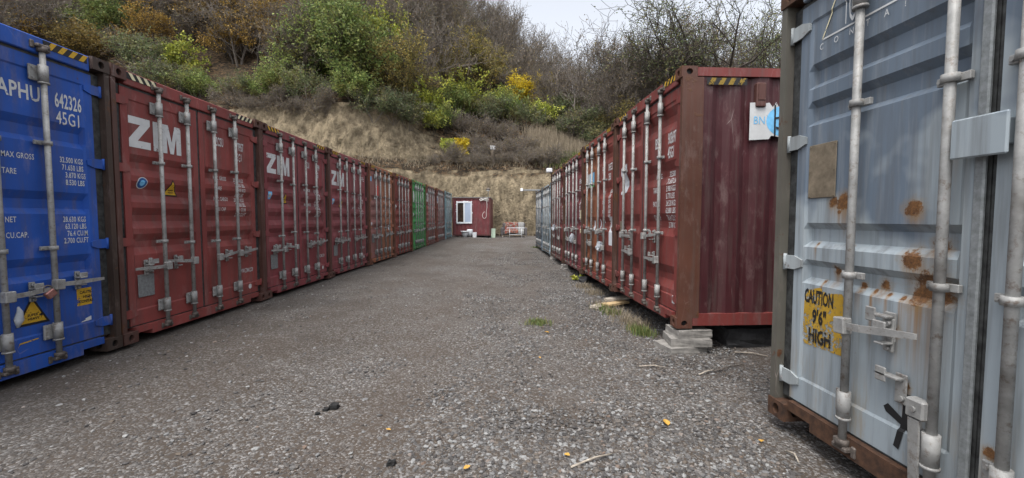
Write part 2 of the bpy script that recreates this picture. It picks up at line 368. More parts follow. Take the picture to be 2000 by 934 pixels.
obj('ground', np_mesh('ground', GV, GF, 'gravel_ground', True), kind='structure')

def cliff_y(x): return 30.7 + .4 * sst(2, -3, x) - 1.5 * sst(-6, -14, x) + 1.2 * math.sin(x * .21 + 1)* sst(4, 9, abs(x))
def hill(x, d):
    """height and forward offset of the hillside at distance d behind the foot of the bank"""
    Hu = 4.3 + (.5 - 4.3) * sst(-13, -2.0, x)
    base = .25
    P = [(-.5, base - .6), (0, base), (.22, 1.8), (.5, 3.6), (.75, 4.75), (1.1, 5.25), (2.4, 6.15), (2.9, 6.3 + Hu * .5), (3.7, 6.3 + Hu)]
    if d <= 3.7:
        for (d0, h0), (d1, h1) in zip(P, P[1:]):
            if d <= d1: return h0 + (h1 - h0) * (d - d0) / (d1 - d0)
    s = .50 + .28 * sst(10, -4, x) + .08 * sst(-6, -20, x)
    Rr = 13 + 8 * sst(14, -2, x) + 26 * sst(3, -22, x)
    h = 6.3 + Hu + s * (d - 3.7); k = 3.0
    return Rr - k * math.log(1 + math.exp((Rr - h) / k)) if h < Rr + 20 else Rr
def hill_pt(x, d):
    y = cliff_y(x) + d; z = hill(x, d)
    if d > -.4:
        a = sst(-.4, .3, d) 
        n1 = noise.fractal(Vector((x * .35, z * .5, y * .2)), 1.0, 2.0, 5) ; n2 = noise.fractal(Vector((x * 1.3, z * .8, 3)), .9, 2.1, 4)
        ero = -.35 * abs(nz(x * 1.1, z * .25, 5)) * sst(0, 1.5, z) * sst(7.5, 4, z)
        y += a * (.45 * n1 + .30 * n2 + .16 * noise.fractal(Vector((x * 3.1, z * 2.2, 9)), .8, 2.1, 3) + ero) * sst(9, 3, d); z += a * (.35 * n1 * sst(.8, 3, d) + .10 * n2 * sst(.6, 2, d))
    return (x, y, z)
hx = list(np.arange(-75, -26, 1.2)) + list(np.arange(-26, 8, .2)) + list(np.arange(8, 80, 1.2))
hd = [-.5, -.2] + list(np.arange(0, 4.2, .1)) + list(np.arange(4.2, 12, .5)) + list(np.arange(12, 75, 2.0))
HV = [hill_pt(x, d) for d in hd for x in hx]; nx = len(hx)
HF = [(j * nx + i, j * nx + i + 1, (j + 1) * nx + i + 1, (j + 1) * nx + i) for j in range(len(hd) - 1) for i in range(nx - 1)]
obj('hillside', np_mesh('hillside', HV, HF, 'hillside_earth', True), kind='structure')
def ray(px, py):
    a = math.atan((CY - HOR) / FPX); u, v = (px - CX) / FPX, -(py - CY) / FPX
    d = Vector((u, math.cos(a) + v * math.sin(a), v * math.cos(a) - math.sin(a))); return d / d.y
def on_hill(px, py, dmin=.0):      # first hit of a pixel's ray with the hillside
    r = ray(px, py); y = 26.0
    while y < 110:
        x, z = r.x * y, CAM_H + r.z * y; d = y - cliff_y(x)
        if d > dmin and hill(x, d) >= z: return (x, y, hill(x, d))
        y += .12
    return None

# ------------------------------------------------------------------ containers
W, L = 2.438, 12.19
FACE = -.045                                    # outer face of the doors (frame front is x = 0)
GROOVES = {'four': [(2.03, .08, .07, .08), (1.74, .08, .07, .08), (1.45, .08, .07, .08), (1.16, .08, .07, .08)],
           'three': [(2.20, .07, .09, .05), (1.57, .07, .08, .05), (.99, .07, .08, .05)],
           'wide': [(2.56, .10, .08, .10), (1.93, .10, .08, .10), (1.30, .10, .08, .10), (.67, .10, .08, .10)],
           'pairs': [(2.34, .04, .08, .035), (2.11, .04, .08, .035), (1.345, .04, .075, .04), (1.11, .04, .075, .04)]}
GD = {'four': .042, 'three': .036, 'wide': .042, 'pairs': .040}
def door_profile(kind, H):
    k = (H - .34) / 2.556; P = [(.165, 0), (.32 * k, 0), (.335 * k, -.010)]
    for (zt, a, b, c) in reversed(GROOVES[kind]):
        z = zt * k; P += [(z - a - b - c, -.010 if zt < 2.6 else 0), (z - a - b, -.010 - GD[kind]), (z - a, -.010 - GD[kind]), (z, -.010)]
    P += [(H - .30, -.010), (H - .285, 0), (H - .175, 0)]
    return P
def prof_at(P, z):
    for (z0, d0), (z1, d1) in zip(P, P[1:]):
        if z0 <= z <= z1: return d0 + (d1 - d0) * (z - z0) / max(1e-6, z1 - z0)
    return 0
_mc = {}
def cached(key, fn):
    if key not in _mc: _mc[key] = fn()
    return _mc[key]
def door_mesh(kind, H, y0, y1, mat):
    P = door_profile(kind, H); st, e = .075, .02
    cols = [(y0, 0), (y0 + st, 0), (y0 + st + e, 1), (y1 - st - e, 1), (y1 - st, 0), (y1, 0)]
    m = MB(); vs = [(FACE + d * k, y, z) for z, d in P for y, k in cols]; n = len(cols)
    m.add(vs, [(j * n + i, j * n + i + 1, (j + 1) * n + i + 1, (j + 1) * n + i) for j in range(len(P) - 1) for i in range(n - 1)])
    zb, zt, xb = P[0][0], P[-1][0], FACE - .06
    for (a, b) in (((y0, zb), (y1, zb)), ((y1, zb), (y1, zt)), ((y1, zt), (y0, zt)), ((y0, zt), (y0, zb))):
        m.add([(FACE, a[0], a[1]), (FACE, b[0], b[1]), (xb, b[0], b[1]), (xb, a[0], a[1])], [(0, 1, 2, 3)])
    m.add([(xb, y0, zb), (xb, y1, zb), (xb, y1, zt), (xb, y0, zt)], [(0, 1, 2, 3)])
    return m.mesh('door', [mat])
def casting_mesh(mat):                          # corner fitting, oval holes on +x, on -y and on +y
    m = MB(); a, b, h = .178, .162, .118; n = 16
    def face(o, u, v, wu, hv, inward, rx, ry):
        o, u, v, inward = Vector(o), Vector(u), Vector(v), Vector(inward); rim, ov, dp = [], [], []
        for k in range(n):
            t = 2 * math.pi * (k + .0) / n; c, s_ = math.cos(t), math.sin(t); q = max(abs(c), abs(s_))
            rim.append(o + u * (c / q * wu / 2) + v * (s_ / q * hv / 2)); ov.append(o + u * c * rx + v * s_ * ry); dp.append(ov[-1] + inward * .035)
        vs = rim + ov + dp
        m.add(vs, [(k, (k + 1) % n, n + (k + 1) % n, n + k) for k in range(n)] + [(n + k, n + (k + 1) % n, 2 * n + (k + 1) % n, 2 * n + k) for k in range(n)])
        m.add(dp, [list(range(n))], 1)  # black cap: the shade inside the hole, put into the colour
    face((0, 0, 0), (0, 1, 0), (0, 0, 1), b, h, (-1, 0, 0), .030, .036)
    face((-a / 2, -b / 2, 0), (1, 0, 0), (0, 0, 1), a, h, (0, 1, 0), .036, .032)
    face((-a / 2, b / 2, 0), (1, 0, 0), (0, 0, 1), a, h, (0, -1, 0), .036, .032)
    m.add([(0, -b / 2, h / 2), (0, b / 2, h / 2), (-a, b / 2, h / 2), (-a, -b / 2, h / 2)], [(0, 1, 2, 3)])
    m.add([(0, -b / 2, -h / 2), (0, b / 2, -h / 2), (-a, b / 2, -h / 2), (-a, -b / 2, -h / 2)], [(0, 1, 2, 3)])
    m.add([(-a, -b / 2, -h / 2), (-a, b / 2, -h / 2), (-a, b / 2, h / 2), (-a, -b / 2, h / 2)], [(0, 1, 2, 3)])
    return m.mesh('casting', [mat, 'black_print_hole_shade'])
def side_mesh(H, y, out, mat):                  # corrugated long wall, out = -1 / +1
    m = MB(); x = -.235; pts = []
    while x > -L + .20:
        for dx, d in ((0, 0), (.11, 0), (.18, -.034), (.25, -.034)):
            if x - dx > -L + .16: pts.append((x - dx, y + out * d))
        x -= .32
    pts.append((-L + .16, y)); n = len(pts)
    m.add([(px, py, .16) for px, py in pts] + [(px, py, H - .10) for px, py in pts], [(i, i + 1, n + i + 1, n + i) for i in range(n - 1)])
    return m.mesh('side', [mat])
def tape_mesh(stripe, flip):                    # hazard tape: black strip with slanted stripes (on +x), 0.36 long
    m = MB(); m.box((-.001, 0, 0), (.0015, .36, .07), 0)
    for k in range(4):
        y = .02 + k * .088; s_ = .045 if flip else -.045
        m.add([(.003, y + max(0, -s_), .002), (.003, y + max(0, -s_) + .042, .002), (.003, y + max(0, -s_) + .042 + s_, .068), (.003, y + max(0, -s_) + s_, .068)], [(0, 1, 2, 3)], 1)
    return m.mesh('tape', ['black_print_hole_shade', stripe])
def guide_mesh():      # long guide: sleeve plus bolted plate to -y
    m = MB(); m.tube([(0, 0, -.075), (0, 0, .075)], .033, 12); m.cbox((-.040, -.085, -.065), (-.022, -.01, .065), .004)
    for z in (-.042, .042): m.tube([(-.024, -.062, z), (-.012, -.062, z)], .011, 6)
    m.tube([(0, 0, -.085), (0, 0, -.070)], .037, 12); return m.mesh('guide', ['galvanised'])
def clamp_mesh():
    m = MB(); m.tube([(0, 0, -.018), (0, 0, .018)], .033, 12); m.cbox((-.042, -.075, -.018), (-.020, .06, .018), .003)
    m.tube([(-.022, -.058, 0), (-.010, -.058, 0)], .009, 6); return m.mesh('clamp', ['galvanised'])
def cam_mesh(sgn):     # cam and keeper at a rod's end
    m = MB(); m.tube([(0, 0, 0), (0, 0, .045 * sgn)], .036, 10); m.cbox((-.03, -.05, .035 * sgn if sgn > 0 else -.065), (.026, .05, .065 if sgn > 0 else -.035), .008)
    m.cbox((-.05, -.075, .02 * sgn if sgn > 0 else -.085), (-.006, -.045, .085 if sgn > 0 else -.02), .006); m.cbox((-.05, .045, .02 * sgn if sgn > 0 else -.085), (-.006, .075, .085 if sgn > 0 else -.02), .006)
    return m.mesh('cam', ['steel_dark'])
def handle_mesh(dirn):
    m = MB(); m.cbox((-.012, -.036, -.045), (.044, .036, .045), .006)
    pts = [(.02, .03 * dirn, 0), (.030, .12 * dirn, .004), (.018, .24 * dirn, .012), (.012, .40 * dirn, .022)]
    for (p, q) in zip(pts, pts[1:]):
        p, q = Vector(p), Vector(q); t = .019 if q[1] * dirn < .3 else .013
        m.add([p + Vector((-.006, 0, -.019)), p + Vector((.006, 0, -.019)), p + Vector((.006, 0, .019)), p + Vector((-.006, 0, .019)), q + Vector((-.006, 0, -t)), q + Vector((.006, 0, -t)), q + Vector((.006, 0, t)), q + Vector((-.006, 0, t))],
              [(0, 1, 5, 4), (1, 2, 6, 5), (2, 3, 7, 6), (3, 0, 4, 7), (0, 3, 2, 1), (4, 5, 6, 7)])
    return m.mesh('handle', ['galvanised'])
def catch_mesh():
    m = MB(); m.cbox((-.045, -.022, -.085), (-.030, .022, .085), .004); m.cbox((-.032, -.030, .022), (.036, .030, .036), .004); m.cbox((-.032, -.026, -.045), (.03, .026, -.033), .004)
    m.tube([(-.03, 0, .060), (-.012, 0, .060)], .015, 8); m.tube([(-.03, 0, -.066), (-.014, 0, -.066)], .013, 8)
    m.cbox((.02, -.035, .03), (.032, .035, .075), .004); return m.mesh('catch', ['galvanised'])
def hinge_mesh(sgn):   # blade from the post across the gasket on to the door, y grows towards the door when sgn = 1
    m = MB(); poly = [(0, -.045), (.10, -.045), (.165, -.022), (.165, .022), (.10, .045), (0, .045)]
    m.prism([(u * sgn, v) for u, v in poly], 'x', -.044, -.030); m.tube([(-.034, .012 * sgn, -.055), (-.034, .012 * sgn, .055)], .012, 8)
    return m.mesh('hinge', ['container_paint'])
def plate_mesh(w, h, mat):
    m = MB(); m.cbox((0, 0, 0), (.006, w, h), .002)
    for y in (.012, w - .012):
        for z in (.012, h / 2, h - .012): m.tube([(.005, y, z), (.009, y, z)], .005, 6)
    return m.mesh('plate', [mat])

RODS = {'four': [.55, .95, 1.40, 1.82], 'three': [.55, .95, 1.50, 1.86], 'wide': [.52, .93, 1.45, 1.87], 'pairs': [.62, 1.085, 1.345, 1.85]}
SEAM = {'four': 1.175, 'three': 1.219, 'wide': 1.20, 'pairs': 1.215}
HANDLES = {'four': [(-1, .78), (-1, .80), (1, .80), (1, .82)], 'three': [(-1, .70), (-1, .72), (1, .70), (1, .745)],
           'wide': [(1, .98), (-1, .74), (1, 1.0), (-1, .72)], 'pairs': [(1, .78), (-1, .50), (1, .50), (1, .78)]}
def decal(parent, name, kind, H, polys, mats, y, z, wd, ht, lift=.003, label=None):
    """polys: list of (verts(u,v), faces, mat index) in unit coordinates, laid on the folded door face at (y,z)"""
    bm = bmesh.new(); P = door_profile(kind, H)
    for li, (vs, fs, mi) in enumerate(polys):
        bv = [bm.verts.new((li * .0012, y + u * wd, z + v * ht)) for u, v in vs]
        for f in fs:
            try: fa = bm.faces.new([bv[i] for i in f]); fa.material_index = mi
            except ValueError: pass
    z0, z1 = z - .02, z + ht * 1.3 + (2.8 if ht == 1 else 0)
    for zz, _ in P:
        if z0 < zz < z1:
            bmesh.ops.bisect_plane(bm, geom=bm.verts[:] + bm.edges[:] + bm.faces[:], plane_co=(0, 0, zz), plane_no=(0, 0, 1))
    for v in bm.verts: v.co.x += FACE + prof_at(P, v.co.z) + lift
    for f in bm.faces:
        f.normal_update()
        if f.normal.x < 0: f.normal_flip()
    me = bpy.data.meshes.new(name); bm.to_mesh(me); bm.free()
    for m_ in mats: me.materials.append(MATS[m_])
    return obj(name, me, parent, label=label)
def text_decal(door, kind, H, s, y, z, ht, mat='white_print', squeeze=.62, bold=.012, shear=0, space=1.05):
    vs, fs = text_poly(s, squeeze, bold, shear, space); return decal(door, 'lettering', kind, H, [(vs, fs, 0)], [mat], y, z, ht, ht)
_sr = random.Random(31)
def strokes(door, kind, H, n, y, z, ht, mat='white_print', pitch=.42):
    """lettering too far away to read: one broken block of paint per character"""
    polys = []
    for i in range(n):
        x = i * pitch; w_ = pitch * .72
        for (a, b, c_, d_) in _sr.sample([(0, 0, .28, 1), (.72, 0, 1, 1), (0, .8, 1, 1), (0, 0, 1, .2), (0, .42, 1, .6)], 3):
            polys.append(([(x + a * w_, b), (x + c_ * w_, b), (x + c_ * w_, d_), (x + a * w_, d_)], [[0, 1, 2, 3]], 0))
    return decal(door, 'lettering', kind, H, polys, [mat], y, z, ht, ht)
def stroke_rows(door, kind, H, y0, y1, zt, lh, ht, mat='white_print'):
    for i in range(8):
        strokes(door, kind, H, 9, y1, zt - i * lh, ht, mat)
        if i % 2 == 0: strokes(door, kind, H, 6, y0, zt - i * lh, ht, mat)
def circle(n=24, r=.5, c=(.5, .5)): return ([(c[0] + r * math.cos(2 * math.pi * i / n), c[1] + r * math.sin(2 * math.pi * i / n)) for i in range(n)], [list(range(n))])
SQ = ([(0, 0), (1, 0), (1, 1), (0, 1)], [[0, 1, 2, 3]])
def scaled(poly, s, c=(.5, .5)): return ([(c[0] + (u - c[0]) * s, c[1] + (v - c[1]) * s) for u, v in poly[0]], poly[1])
TRI = ([(0, 0), (1, 0), (.5, 1)], [[0, 1, 2]])
def placed(tp, x, y, h): return ([(x + u * h, y + v * h) for u, v in tp[0]], tp[1])

def container(label, kind, loc, rot, paint, wear=.25, frame=None, H=2.896, handles=None, pmat='container_paint', tape='yellow_print', steel=None, group=None):
    """origin: bottom of the left-hand front corner, doors face local +x, local y runs to the right along the doors"""
    c = thing('shipping_container', label, 'shipping container', loc, rot, group)
    col = (*paint, wear); fcol = (*(frame or RUST1), .5)
    hr = random.Random(int(abs(loc[1]) * 100))
    A = lambda n, me, par=c, l=(0, 0, 0), cc=col, r=(0, 0, 0): obj(n, me, par, l, r, cc)
    cast = cached(('cast', pmat), lambda: casting_mesh(pmat))
    for x, ro in ((.012, 0), (-L + .166, 0)):
        for y in (.081, W - .081):
            for z in (.059, H - .059): A('corner_casting', cast, c, (x, y, z), fcol)
    post = cached(('post', H, pmat), lambda: MB().prism([(0, 0), (0, .05), (-.10, .05), (-.10, .105), (-.12, .105), (-.12, .03), (-.24, .03), (-.24, 0)], 'z', .118, H - .118).mesh('post', [pmat]))
    post2 = cached(('post2', H, pmat), lambda: MB().prism([(0, 0), (0, -.05), (-.10, -.05), (-.10, -.105), (-.12, -.105), (-.12, -.03), (-.24, -.03), (-.24, 0)], 'z', .118, H - .118).mesh('post', [pmat]))
    A('corner_post', post, c, (0, 0, 0), fcol); A('corner_post', post2, c, (0, W, 0), fcol)
    rp = cached(('rpost', H, pmat), lambda: MB().box((-L + .01, 0, .118), (-L + .15, .12, H - .118)).mesh('post', [pmat]))
    A('corner_post', rp); A('corner_post', rp, c, (0, W - .12, 0))
    A('top_header', cached(('head', H, pmat), lambda: MB().cbox((-.14, .1625, H - .150), (-.018, W - .1625, H - .006), .008).mesh('head', [pmat])))
    A('bottom_sill', cached(('sill', pmat), lambda: MB().prism([(.1625, .085), (.36, .085), (.36, .035), (W - .36, .035), (W - .36, .085), (W - .1625, .085), (W - .1625, .150), (.1625, .150)], 'x', -.13, -.012).mesh('sill', [pmat])))
    A('side_wall', cached(('s0', H, pmat), lambda: side_mesh(H, .018, -1, pmat))); A('side_wall', cached(('s1', H, pmat), lambda: side_mesh(H, W - .018, 1, pmat)))
    for y in (0, W - .07):
        A('top_rail', cached(('tr', H, pmat), lambda: MB().box((-L + .17, .004, H - .105), (-.17, .066, H - .012)).mesh('rail', [pmat])), c, (0, y, 0), col)
        A('bottom_rail', cached(('br', pmat), lambda: MB().box((-L + .17, .002, .03), (-.17, .05, .165)).mesh('rail', [pmat])), c, (0, y + (.0 if y == 0 else .018), 0), col)
    A('roof_panel', cached(('roof', H, pmat), lambda: MB().box((-L + .06, .07, H - .05), (-.12, W - .07, H - .022)).mesh('roof', [pmat])))
    A('floor_panel', cached('floor', lambda: MB().box((-L + .1, .06, .10), (-.14, W - .06, .16)).mesh('floor', ['steel_dark'])))
    A('rear_wall', cached(('rear', H, pmat), lambda: MB().box((-L + .03, .12, .1), (-L + .06, W - .12, H - .05)).mesh('rear', [pmat])))
    tm, tm2 = cached(('tape', tape, 0), lambda: tape_mesh(tape, False)), cached(('tape', tape, 1), lambda: tape_mesh(tape, True))
    A('hazard_tape', tm, c, (-.016, .19, H - .085)); A('hazard_tape', tm2, c, (-.016, W - .19 - .36, H - .085))
    seam = SEAM[kind]; doors = []
    for k, (y0, y1) in enumerate(((.135, seam - .018), (seam + .018, W - .135))):
        d = A('door', cached(('door', kind, H, k, pmat), lambda: door_mesh(kind, H, y0, y1, pmat))); doors.append(d)
        g = MB(); t = .030
        ta, tb_ = (.080, .017) if k == 0 else (.017, .080); g.box((FACE - .05, y0 - ta, .152), (FACE - (.014 if k == 0 else .008), y0 + .002, H - .155)); g.box((FACE - .05, y1 - .002, .152), (FACE - (.014 if k else .004), y1 + tb_, H - .155))
        g.box((FACE - .05, y0 + .003, .1515), (FACE - .006, y1 - .003, .168)); g.box((FACE - .05, y0 + .003, H - .18), (FACE - .002, y1 - .003, H - .1515))
        A('door_gasket', cached(('gask', kind, H, k), lambda: g.mesh('gasket', ['rubber'])), d)
        hy, sg = (.052, 1) if k == 0 else (W - .052, -1)
        for z in (.30, 1.08, 1.87, 2.58): A('hinge', cached(('hinge', sg), lambda: hinge_mesh(sg)), d, (0, hy, z * (H - .2) / 2.696), col)
        for j in (2 * k, 2 * k + 1):
            y = RODS[kind][j]; rz = .004
            A('locking_rod', cached(('rod', H), lambda: MB().tube([(0, 0, .10), (0, 0, H - .10)], .0205, 12).mesh('rod', ['galvanised'])), d, (rz, y, 0))
            A('rod_cam', cached('camt', lambda: cam_mesh(1)), d, (rz, y, H - .135)); A('rod_cam', cached('camb', lambda: cam_mesh(-1)), d, (rz, y, .135))
            gd, cl = cached('guide', guide_mesh), cached('clamp', clamp_mesh)
            A('rod_guide', gd, d, (rz, y, H - .32)); A('rod_guide', gd, d, (rz, y, .33))
            for z in (1.05, 1.98): A('rod_guide', cl, d, (rz, y, z * H / 2.896 + hr.uniform(-.03, .03)))
            hd_, hz = (handles or HANDLES[kind])[j]
            if hd_:
                A('rod_handle', cached(('handle', hd_), lambda: handle_mesh(hd_)), d, (rz + .012, y, hz), col, (R(hr.uniform(-5, 4)) * hd_, 0, 0)); A('handle_catch', cached('catch', catch_mesh), d, (rz, y + .215 * hd_, hz + .004))
    return c, doors
def weights(doors, kind, H, y0, y1, zt, lh, ht, rows, left, mat='white_print_thin'):
    for i, r_ in enumerate(rows): text_decal(doors[1], kind, H, r_, y1, zt - i * lh, ht, mat, .58, .016)
    for i, r_ in left: text_decal(doors[1], kind, H, r_, y0, zt - i * lh, ht, mat, .58, .014)
ROWS = ['32.500 KGS', '71.650 LBS', ' 3.900 KGS', ' 8.600 LBS', '28.600 KGS', '63.050 LBS', '76.1 CU.M.', '2.688 CU.FT']
LEFT = [(0, 'MAX. GROSS'), (2, 'TARE'), (4, 'MAX. CARGO'), (6, 'CU. CAP.')]
RED = (.205, .046, .041); 
LX = [-4.06, -4.06, -4.07, -4.08, -4.05, -4.05, -4.03, -4.00, -3.97, -3.92]
def LY(n): return 4.15 + 2.455 * (n - 1)          # near edge of left-row container n (n = 0 is the blue one)
def left(n): return (LX[n], LY(n), .12 + .012 * max(0, n - 4))

# --- left row
BLUE = (.016, .075, .34)
c, D = container('blue shipping container with yellow caution sign and warning triangle', 'three', left(0), (0, 0, 0), BLUE, .24, (.045, .03, .024))
K, H = 'three', 2.896; d = D[1]
text_decal(d, K, H, 'APHU', 1.575, 2.34, .125, squeeze=.62, bold=.02); text_decal(d, K, H, '642326', 1.985, 2.34, .125, squeeze=.40, bold=.02)
text_decal(d, K, H, '45G1', 1.99, 2.19, .115, 'white_print_thin', squeeze=.55, bold=.006)
decal(d, 'lettering', K, H, [([(0, 0), (1, 0), (1, 1), (0, 1), (.1, .06), (.9, .06), (.9, .94), (.1, .94)], [[0, 1, 5, 4], [1, 2, 6, 5], [2, 3, 7, 6], [3, 0, 4, 7]], 0), (*placed(text_poly('4', .6, .02), .25, .22, .55), 0)], ['white_print'], 2.225, 2.33, .06, .13)
for i, r_ in enumerate(['32.500 KGS', '71.650 LBS', '3.870 KGS', '8.530 LBS']): text_decal(d, K, H, r_, 2.0 + (0, .015, .04, .04)[i], 1.845 - i * .068, .048, squeeze=.56, bold=.015)
for i, r_ in enumerate(['28.630 KGS', '63.120 LBS', '76.4 CU.M.', '2.700 CU.FT.']): text_decal(d, K, H, r_, 2.0 + (0, .015, .03, 0)[i], 1.30 - i * .066, .048, squeeze=.56, bold=.015)
for s_, z in (('MAX GROSS', 1.835), ('TARE', 1.70), ('NET', 1.30), ('CU.CAP.', 1.17)): text_decal(d, K, H, s_, 1.575, z, .046, squeeze=.6, bold=.008)
bx = [(*SQ, 0)] + [(*placed(text_poly(t, .8, .02), x, y, .16), 1) for t, x, y in (('CAUTION', .14, .68), ('HIGH', .30, .42), ('CONTAINER', .07, .15))]
decal(d, 'caution_sign', K, H, bx, ['yellow_print', 'black_print_hole_shade'], 2.08, .50, .175, .165)
decal(d, 'warning_sign', K, H, [(*TRI, 1), (*scaled(TRI, .78, (.5, .36)), 0)] + [(*placed(text_poly(t, .9, .02), x, y, .085), 1) for t, x, y in (('SUPER', .34, .30), ('HEAVY', .34, .17))], ['yellow_print', 'black_print_hole_shade'], 1.60, .42, .25, .25)
decal(d, 'sticker', K, H, [([(0, 0), (1, .1), (1, .9), (.45, .55), (.5, .35)], [[0, 1, 2, 3, 4]], 0)], ['white_print'], 2.10, .34, .10, .05)
decal(d, 'sticker', K, H, [([(0, 0), (.1, .5), (1, .8), (1, 1), (.1, .75)], [[0, 1, 2, 3, 4]], 0)], ['yellow_print'], 1.60, .25, .15, .05)

ZIMP = [([(0, 1), (.40, 1), (.40, .80), (.175, .24), (.40, .24), (.40, 0), (0, 0), (0, .20), (.225, .76), (0, .76)], [[0, 1, 2, 8, 9], [8, 2, 3, 7], [7, 3, 4, 5, 6]], 0),
        ([(.45, 0), (.57, 0), (.57, 1), (.45, 1)], [[0, 1, 2, 3]], 0),
        ([(.61, 0), (.71, 0), (.71, .60), (.77, 0), (.84, 0), (.90, .60), (.90, 0), (1.0, 0), (1.0, 1), (.87, 1), (.805, .42), (.74, 1), (.61, 1)],
         [[0, 1, 2, 12], [2, 11, 12], [2, 3, 10, 11], [3, 4, 10], [4, 5, 9, 10], [5, 8, 9], [5, 6, 7, 8]], 0)]
def zim(n, label, num, chk, tape, blue_round):
    c, D = container(label, 'four', left(n), (0, 0, 0), (RED[0] * (1, 1, .90, 1.0)[n], RED[1] * (1, 1, .9, 1.15)[n], RED[2] * (1, 1, 1.15, 1.45)[n]), .16 + .05 * (n % 2), (.075, .032, .025), tape=tape)
    K, H = 'four', 2.896
    decal(D[0], 'lettering', K, H, ZIMP, ['white_print'], .205, 2.105, .70, .335)
    text_decal(D[1], K, H, 'ZCSU', 1.495, 2.345, .115, squeeze=.36, bold=.02); text_decal(D[1], K, H, num, 1.92, 2.345, .115, squeeze=.36, bold=.02) if num else strokes(D[1], K, H, 6, 1.90, 2.345, .115); text_decal(D[1], K, H, '5G1', 1.92, 2.185, .115, squeeze=.40, bold=.015)
    decal(D[1], 'lettering', K, H, [([(0, 0), (1, 0), (1, 1), (0, 1), (.1, .06), (.9, .06), (.9, .94), (.1, .94)], [[0, 1, 5, 4], [1, 2, 6, 5], [2, 3, 7, 6], [3, 0, 4, 7]], 0), (*placed(text_poly(chk, .6, .02), .25, .22, .55), 0)], ['white_print'], 2.222, 2.33, .065, .135)
    weights(D, K, H, 1.48, 1.885, 1.875, .073, .052, ROWS, LEFT) if num else stroke_rows(D[1], K, H, 1.48, 1.885, 1.875, .073, .052)
    text_decal(D[1], K, H, 'WWW.ZIM.COM', 1.87, .50, .062, squeeze=.52, bold=.012)
    if blue_round: decal(D[0], 'sticker', K, H, [(*circle(), 0), (*scaled(circle(), .86), 1), (*scaled(circle(9), .5), 2)], ['white_print', 'dark_blue_print', 'light_blue_print'], .30, 1.66, .13, .13)
    else: decal(D[0], 'sticker', K, H, [(*SQ, 0), (*scaled(circle(12), .6), 1)], ['light_blue_print', 'white_print'], .24, 1.66, .11, .13)
    decal(D[0], 'warning_sign', K, H, [(*TRI, 1), (*scaled(TRI, .8, (.5, .36)), 0)] + [(*placed(text_poly(t, .9, .02), .34, y, .09), 1) for t, y in (('SUPER', .30), ('HEAVY', .17))], ['yellow_print', 'black_print_hole_shade'], .66, 1.60, .21, .20)
    obj('data_plate', cached('pl1', lambda: plate_mesh(.20, .25, 'grey_plate')), D[0], (FACE, .24, .46))
    decal(D[1], 'sticker', K, H, [(*circle(14), 0)], ['white_print'], 2.08, .235, .075, .075)
    obj('hasp', cached('catch', catch_mesh), D[0], (.0, .40, .80))
    return c, D
zim(1, 'dark red container with white letters, round blue sticker and number ending 77957', '77957', '7', 'cream_print', True)
zim(2, 'dark red container with white letters and light blue sticker, number ending 69999', '69999', '6', 'yellow_print', False)
zim(3, 'dark red container with white letters, third of its kind, beside the patched brown one', None, '1', 'yellow_print', False)
def plain(n, label, kind, paint, wear, frame, extra):
    c, D = container(label, kind, left(n), (0, 0, 0), paint, wear, frame); K, H = kind, 2.896
    strokes(D[1], K, H, 4, 1.45, 2.36, .11); strokes(D[1], K, H, 6, 1.88, 2.36, .11); strokes(D[1], K, H, 4, 1.88, 2.2, .11)
    stroke_rows(D[1], K, H, 1.45, 1.88, 1.85, .075, .052)
    for (dk, polys, mats, y, z, wd, ht) in extra[2]: decal(D[dk], 'sticker', K, H, polys, mats, y, z, wd, ht)
    return c, D
c, D = plain(4, 'patched container in faded orange brown and mauve with red and white sticker', 'four', (.30, .115, .062), .34, (.13, .05, .03), (0, 0, [
    (0, [(*SQ, 0)], ['white_print'], .62, 1.92, .30, .10), (0, [(*SQ, 0)], ['red_print'], .62, 2.025, .30, .30), (0, [(*SQ, 0)], ['light_blue_print'], .22, 2.42, .10, .14), (1, [(*SQ, 0)], ['paper'], 1.93, .8, .14, .32), (0, [(*SQ, 0)], ['paper'], .20, 1.12, .12, .1)]))
D[0].color = (.24, .105, .095, .34)
obj('data_plate', cached('pl1', lambda: plate_mesh(.20, .25, 'grey_plate')), D[0], (FACE, .26, .62))
plain(5, 'brick red container with white round sticker, beside the green one', 'four', (.20, .042, .034), .26, (.11, .04, .025), (0, 0, [(0, [(*circle(), 0)], ['white_print'], .18, 1.55, .22, .26)]))
plain(6, 'bright green shipping container in the row', 'four', (.05, .30, .085), .2, (.07, .17, .06), (0, 0, [(0, [(*circle(), 0)], ['white_print'], .2, 1.95, .3, .5), (0, [(*circle(), 0)], ['white_print'], .2, 1.3, .2, .3)]))
plain(7, 'faded pinkish red container right behind the green one', 'four', (.25, .075, .065), .36, (.12, .045, .03), (0, 0, [(0, [(*SQ, 0), ([(.35, .25), (.6, .25), (.6, .75), (.35, .75)], [[0, 1, 2, 3]], 1)], ['white_print', 'black_print_hole_shade'], .18, 2.1, .42, .4), (0, [(*circle(), 0)], ['white_print'], .2, 1.5, .2, .22)]))
plain(8, 'faded red container with white square sign, beside the pale blue one', 'four', (.23, .065, .058), .36, (.12, .045, .03), (0, 0, [(0, [(*SQ, 0), ([(.35, .25), (.65, .25), (.65, .7), (.35, .7)], [[0, 1, 2, 3]], 1)], ['white_print', 'dark_blue_print'], .18, 2.1, .45, .4)]))
plain(9, 'pale blue container at the end of the row, next to the cabin', 'wide', (.23, .38, .42), .22, (.16, .25, .28), (0, 0, []))

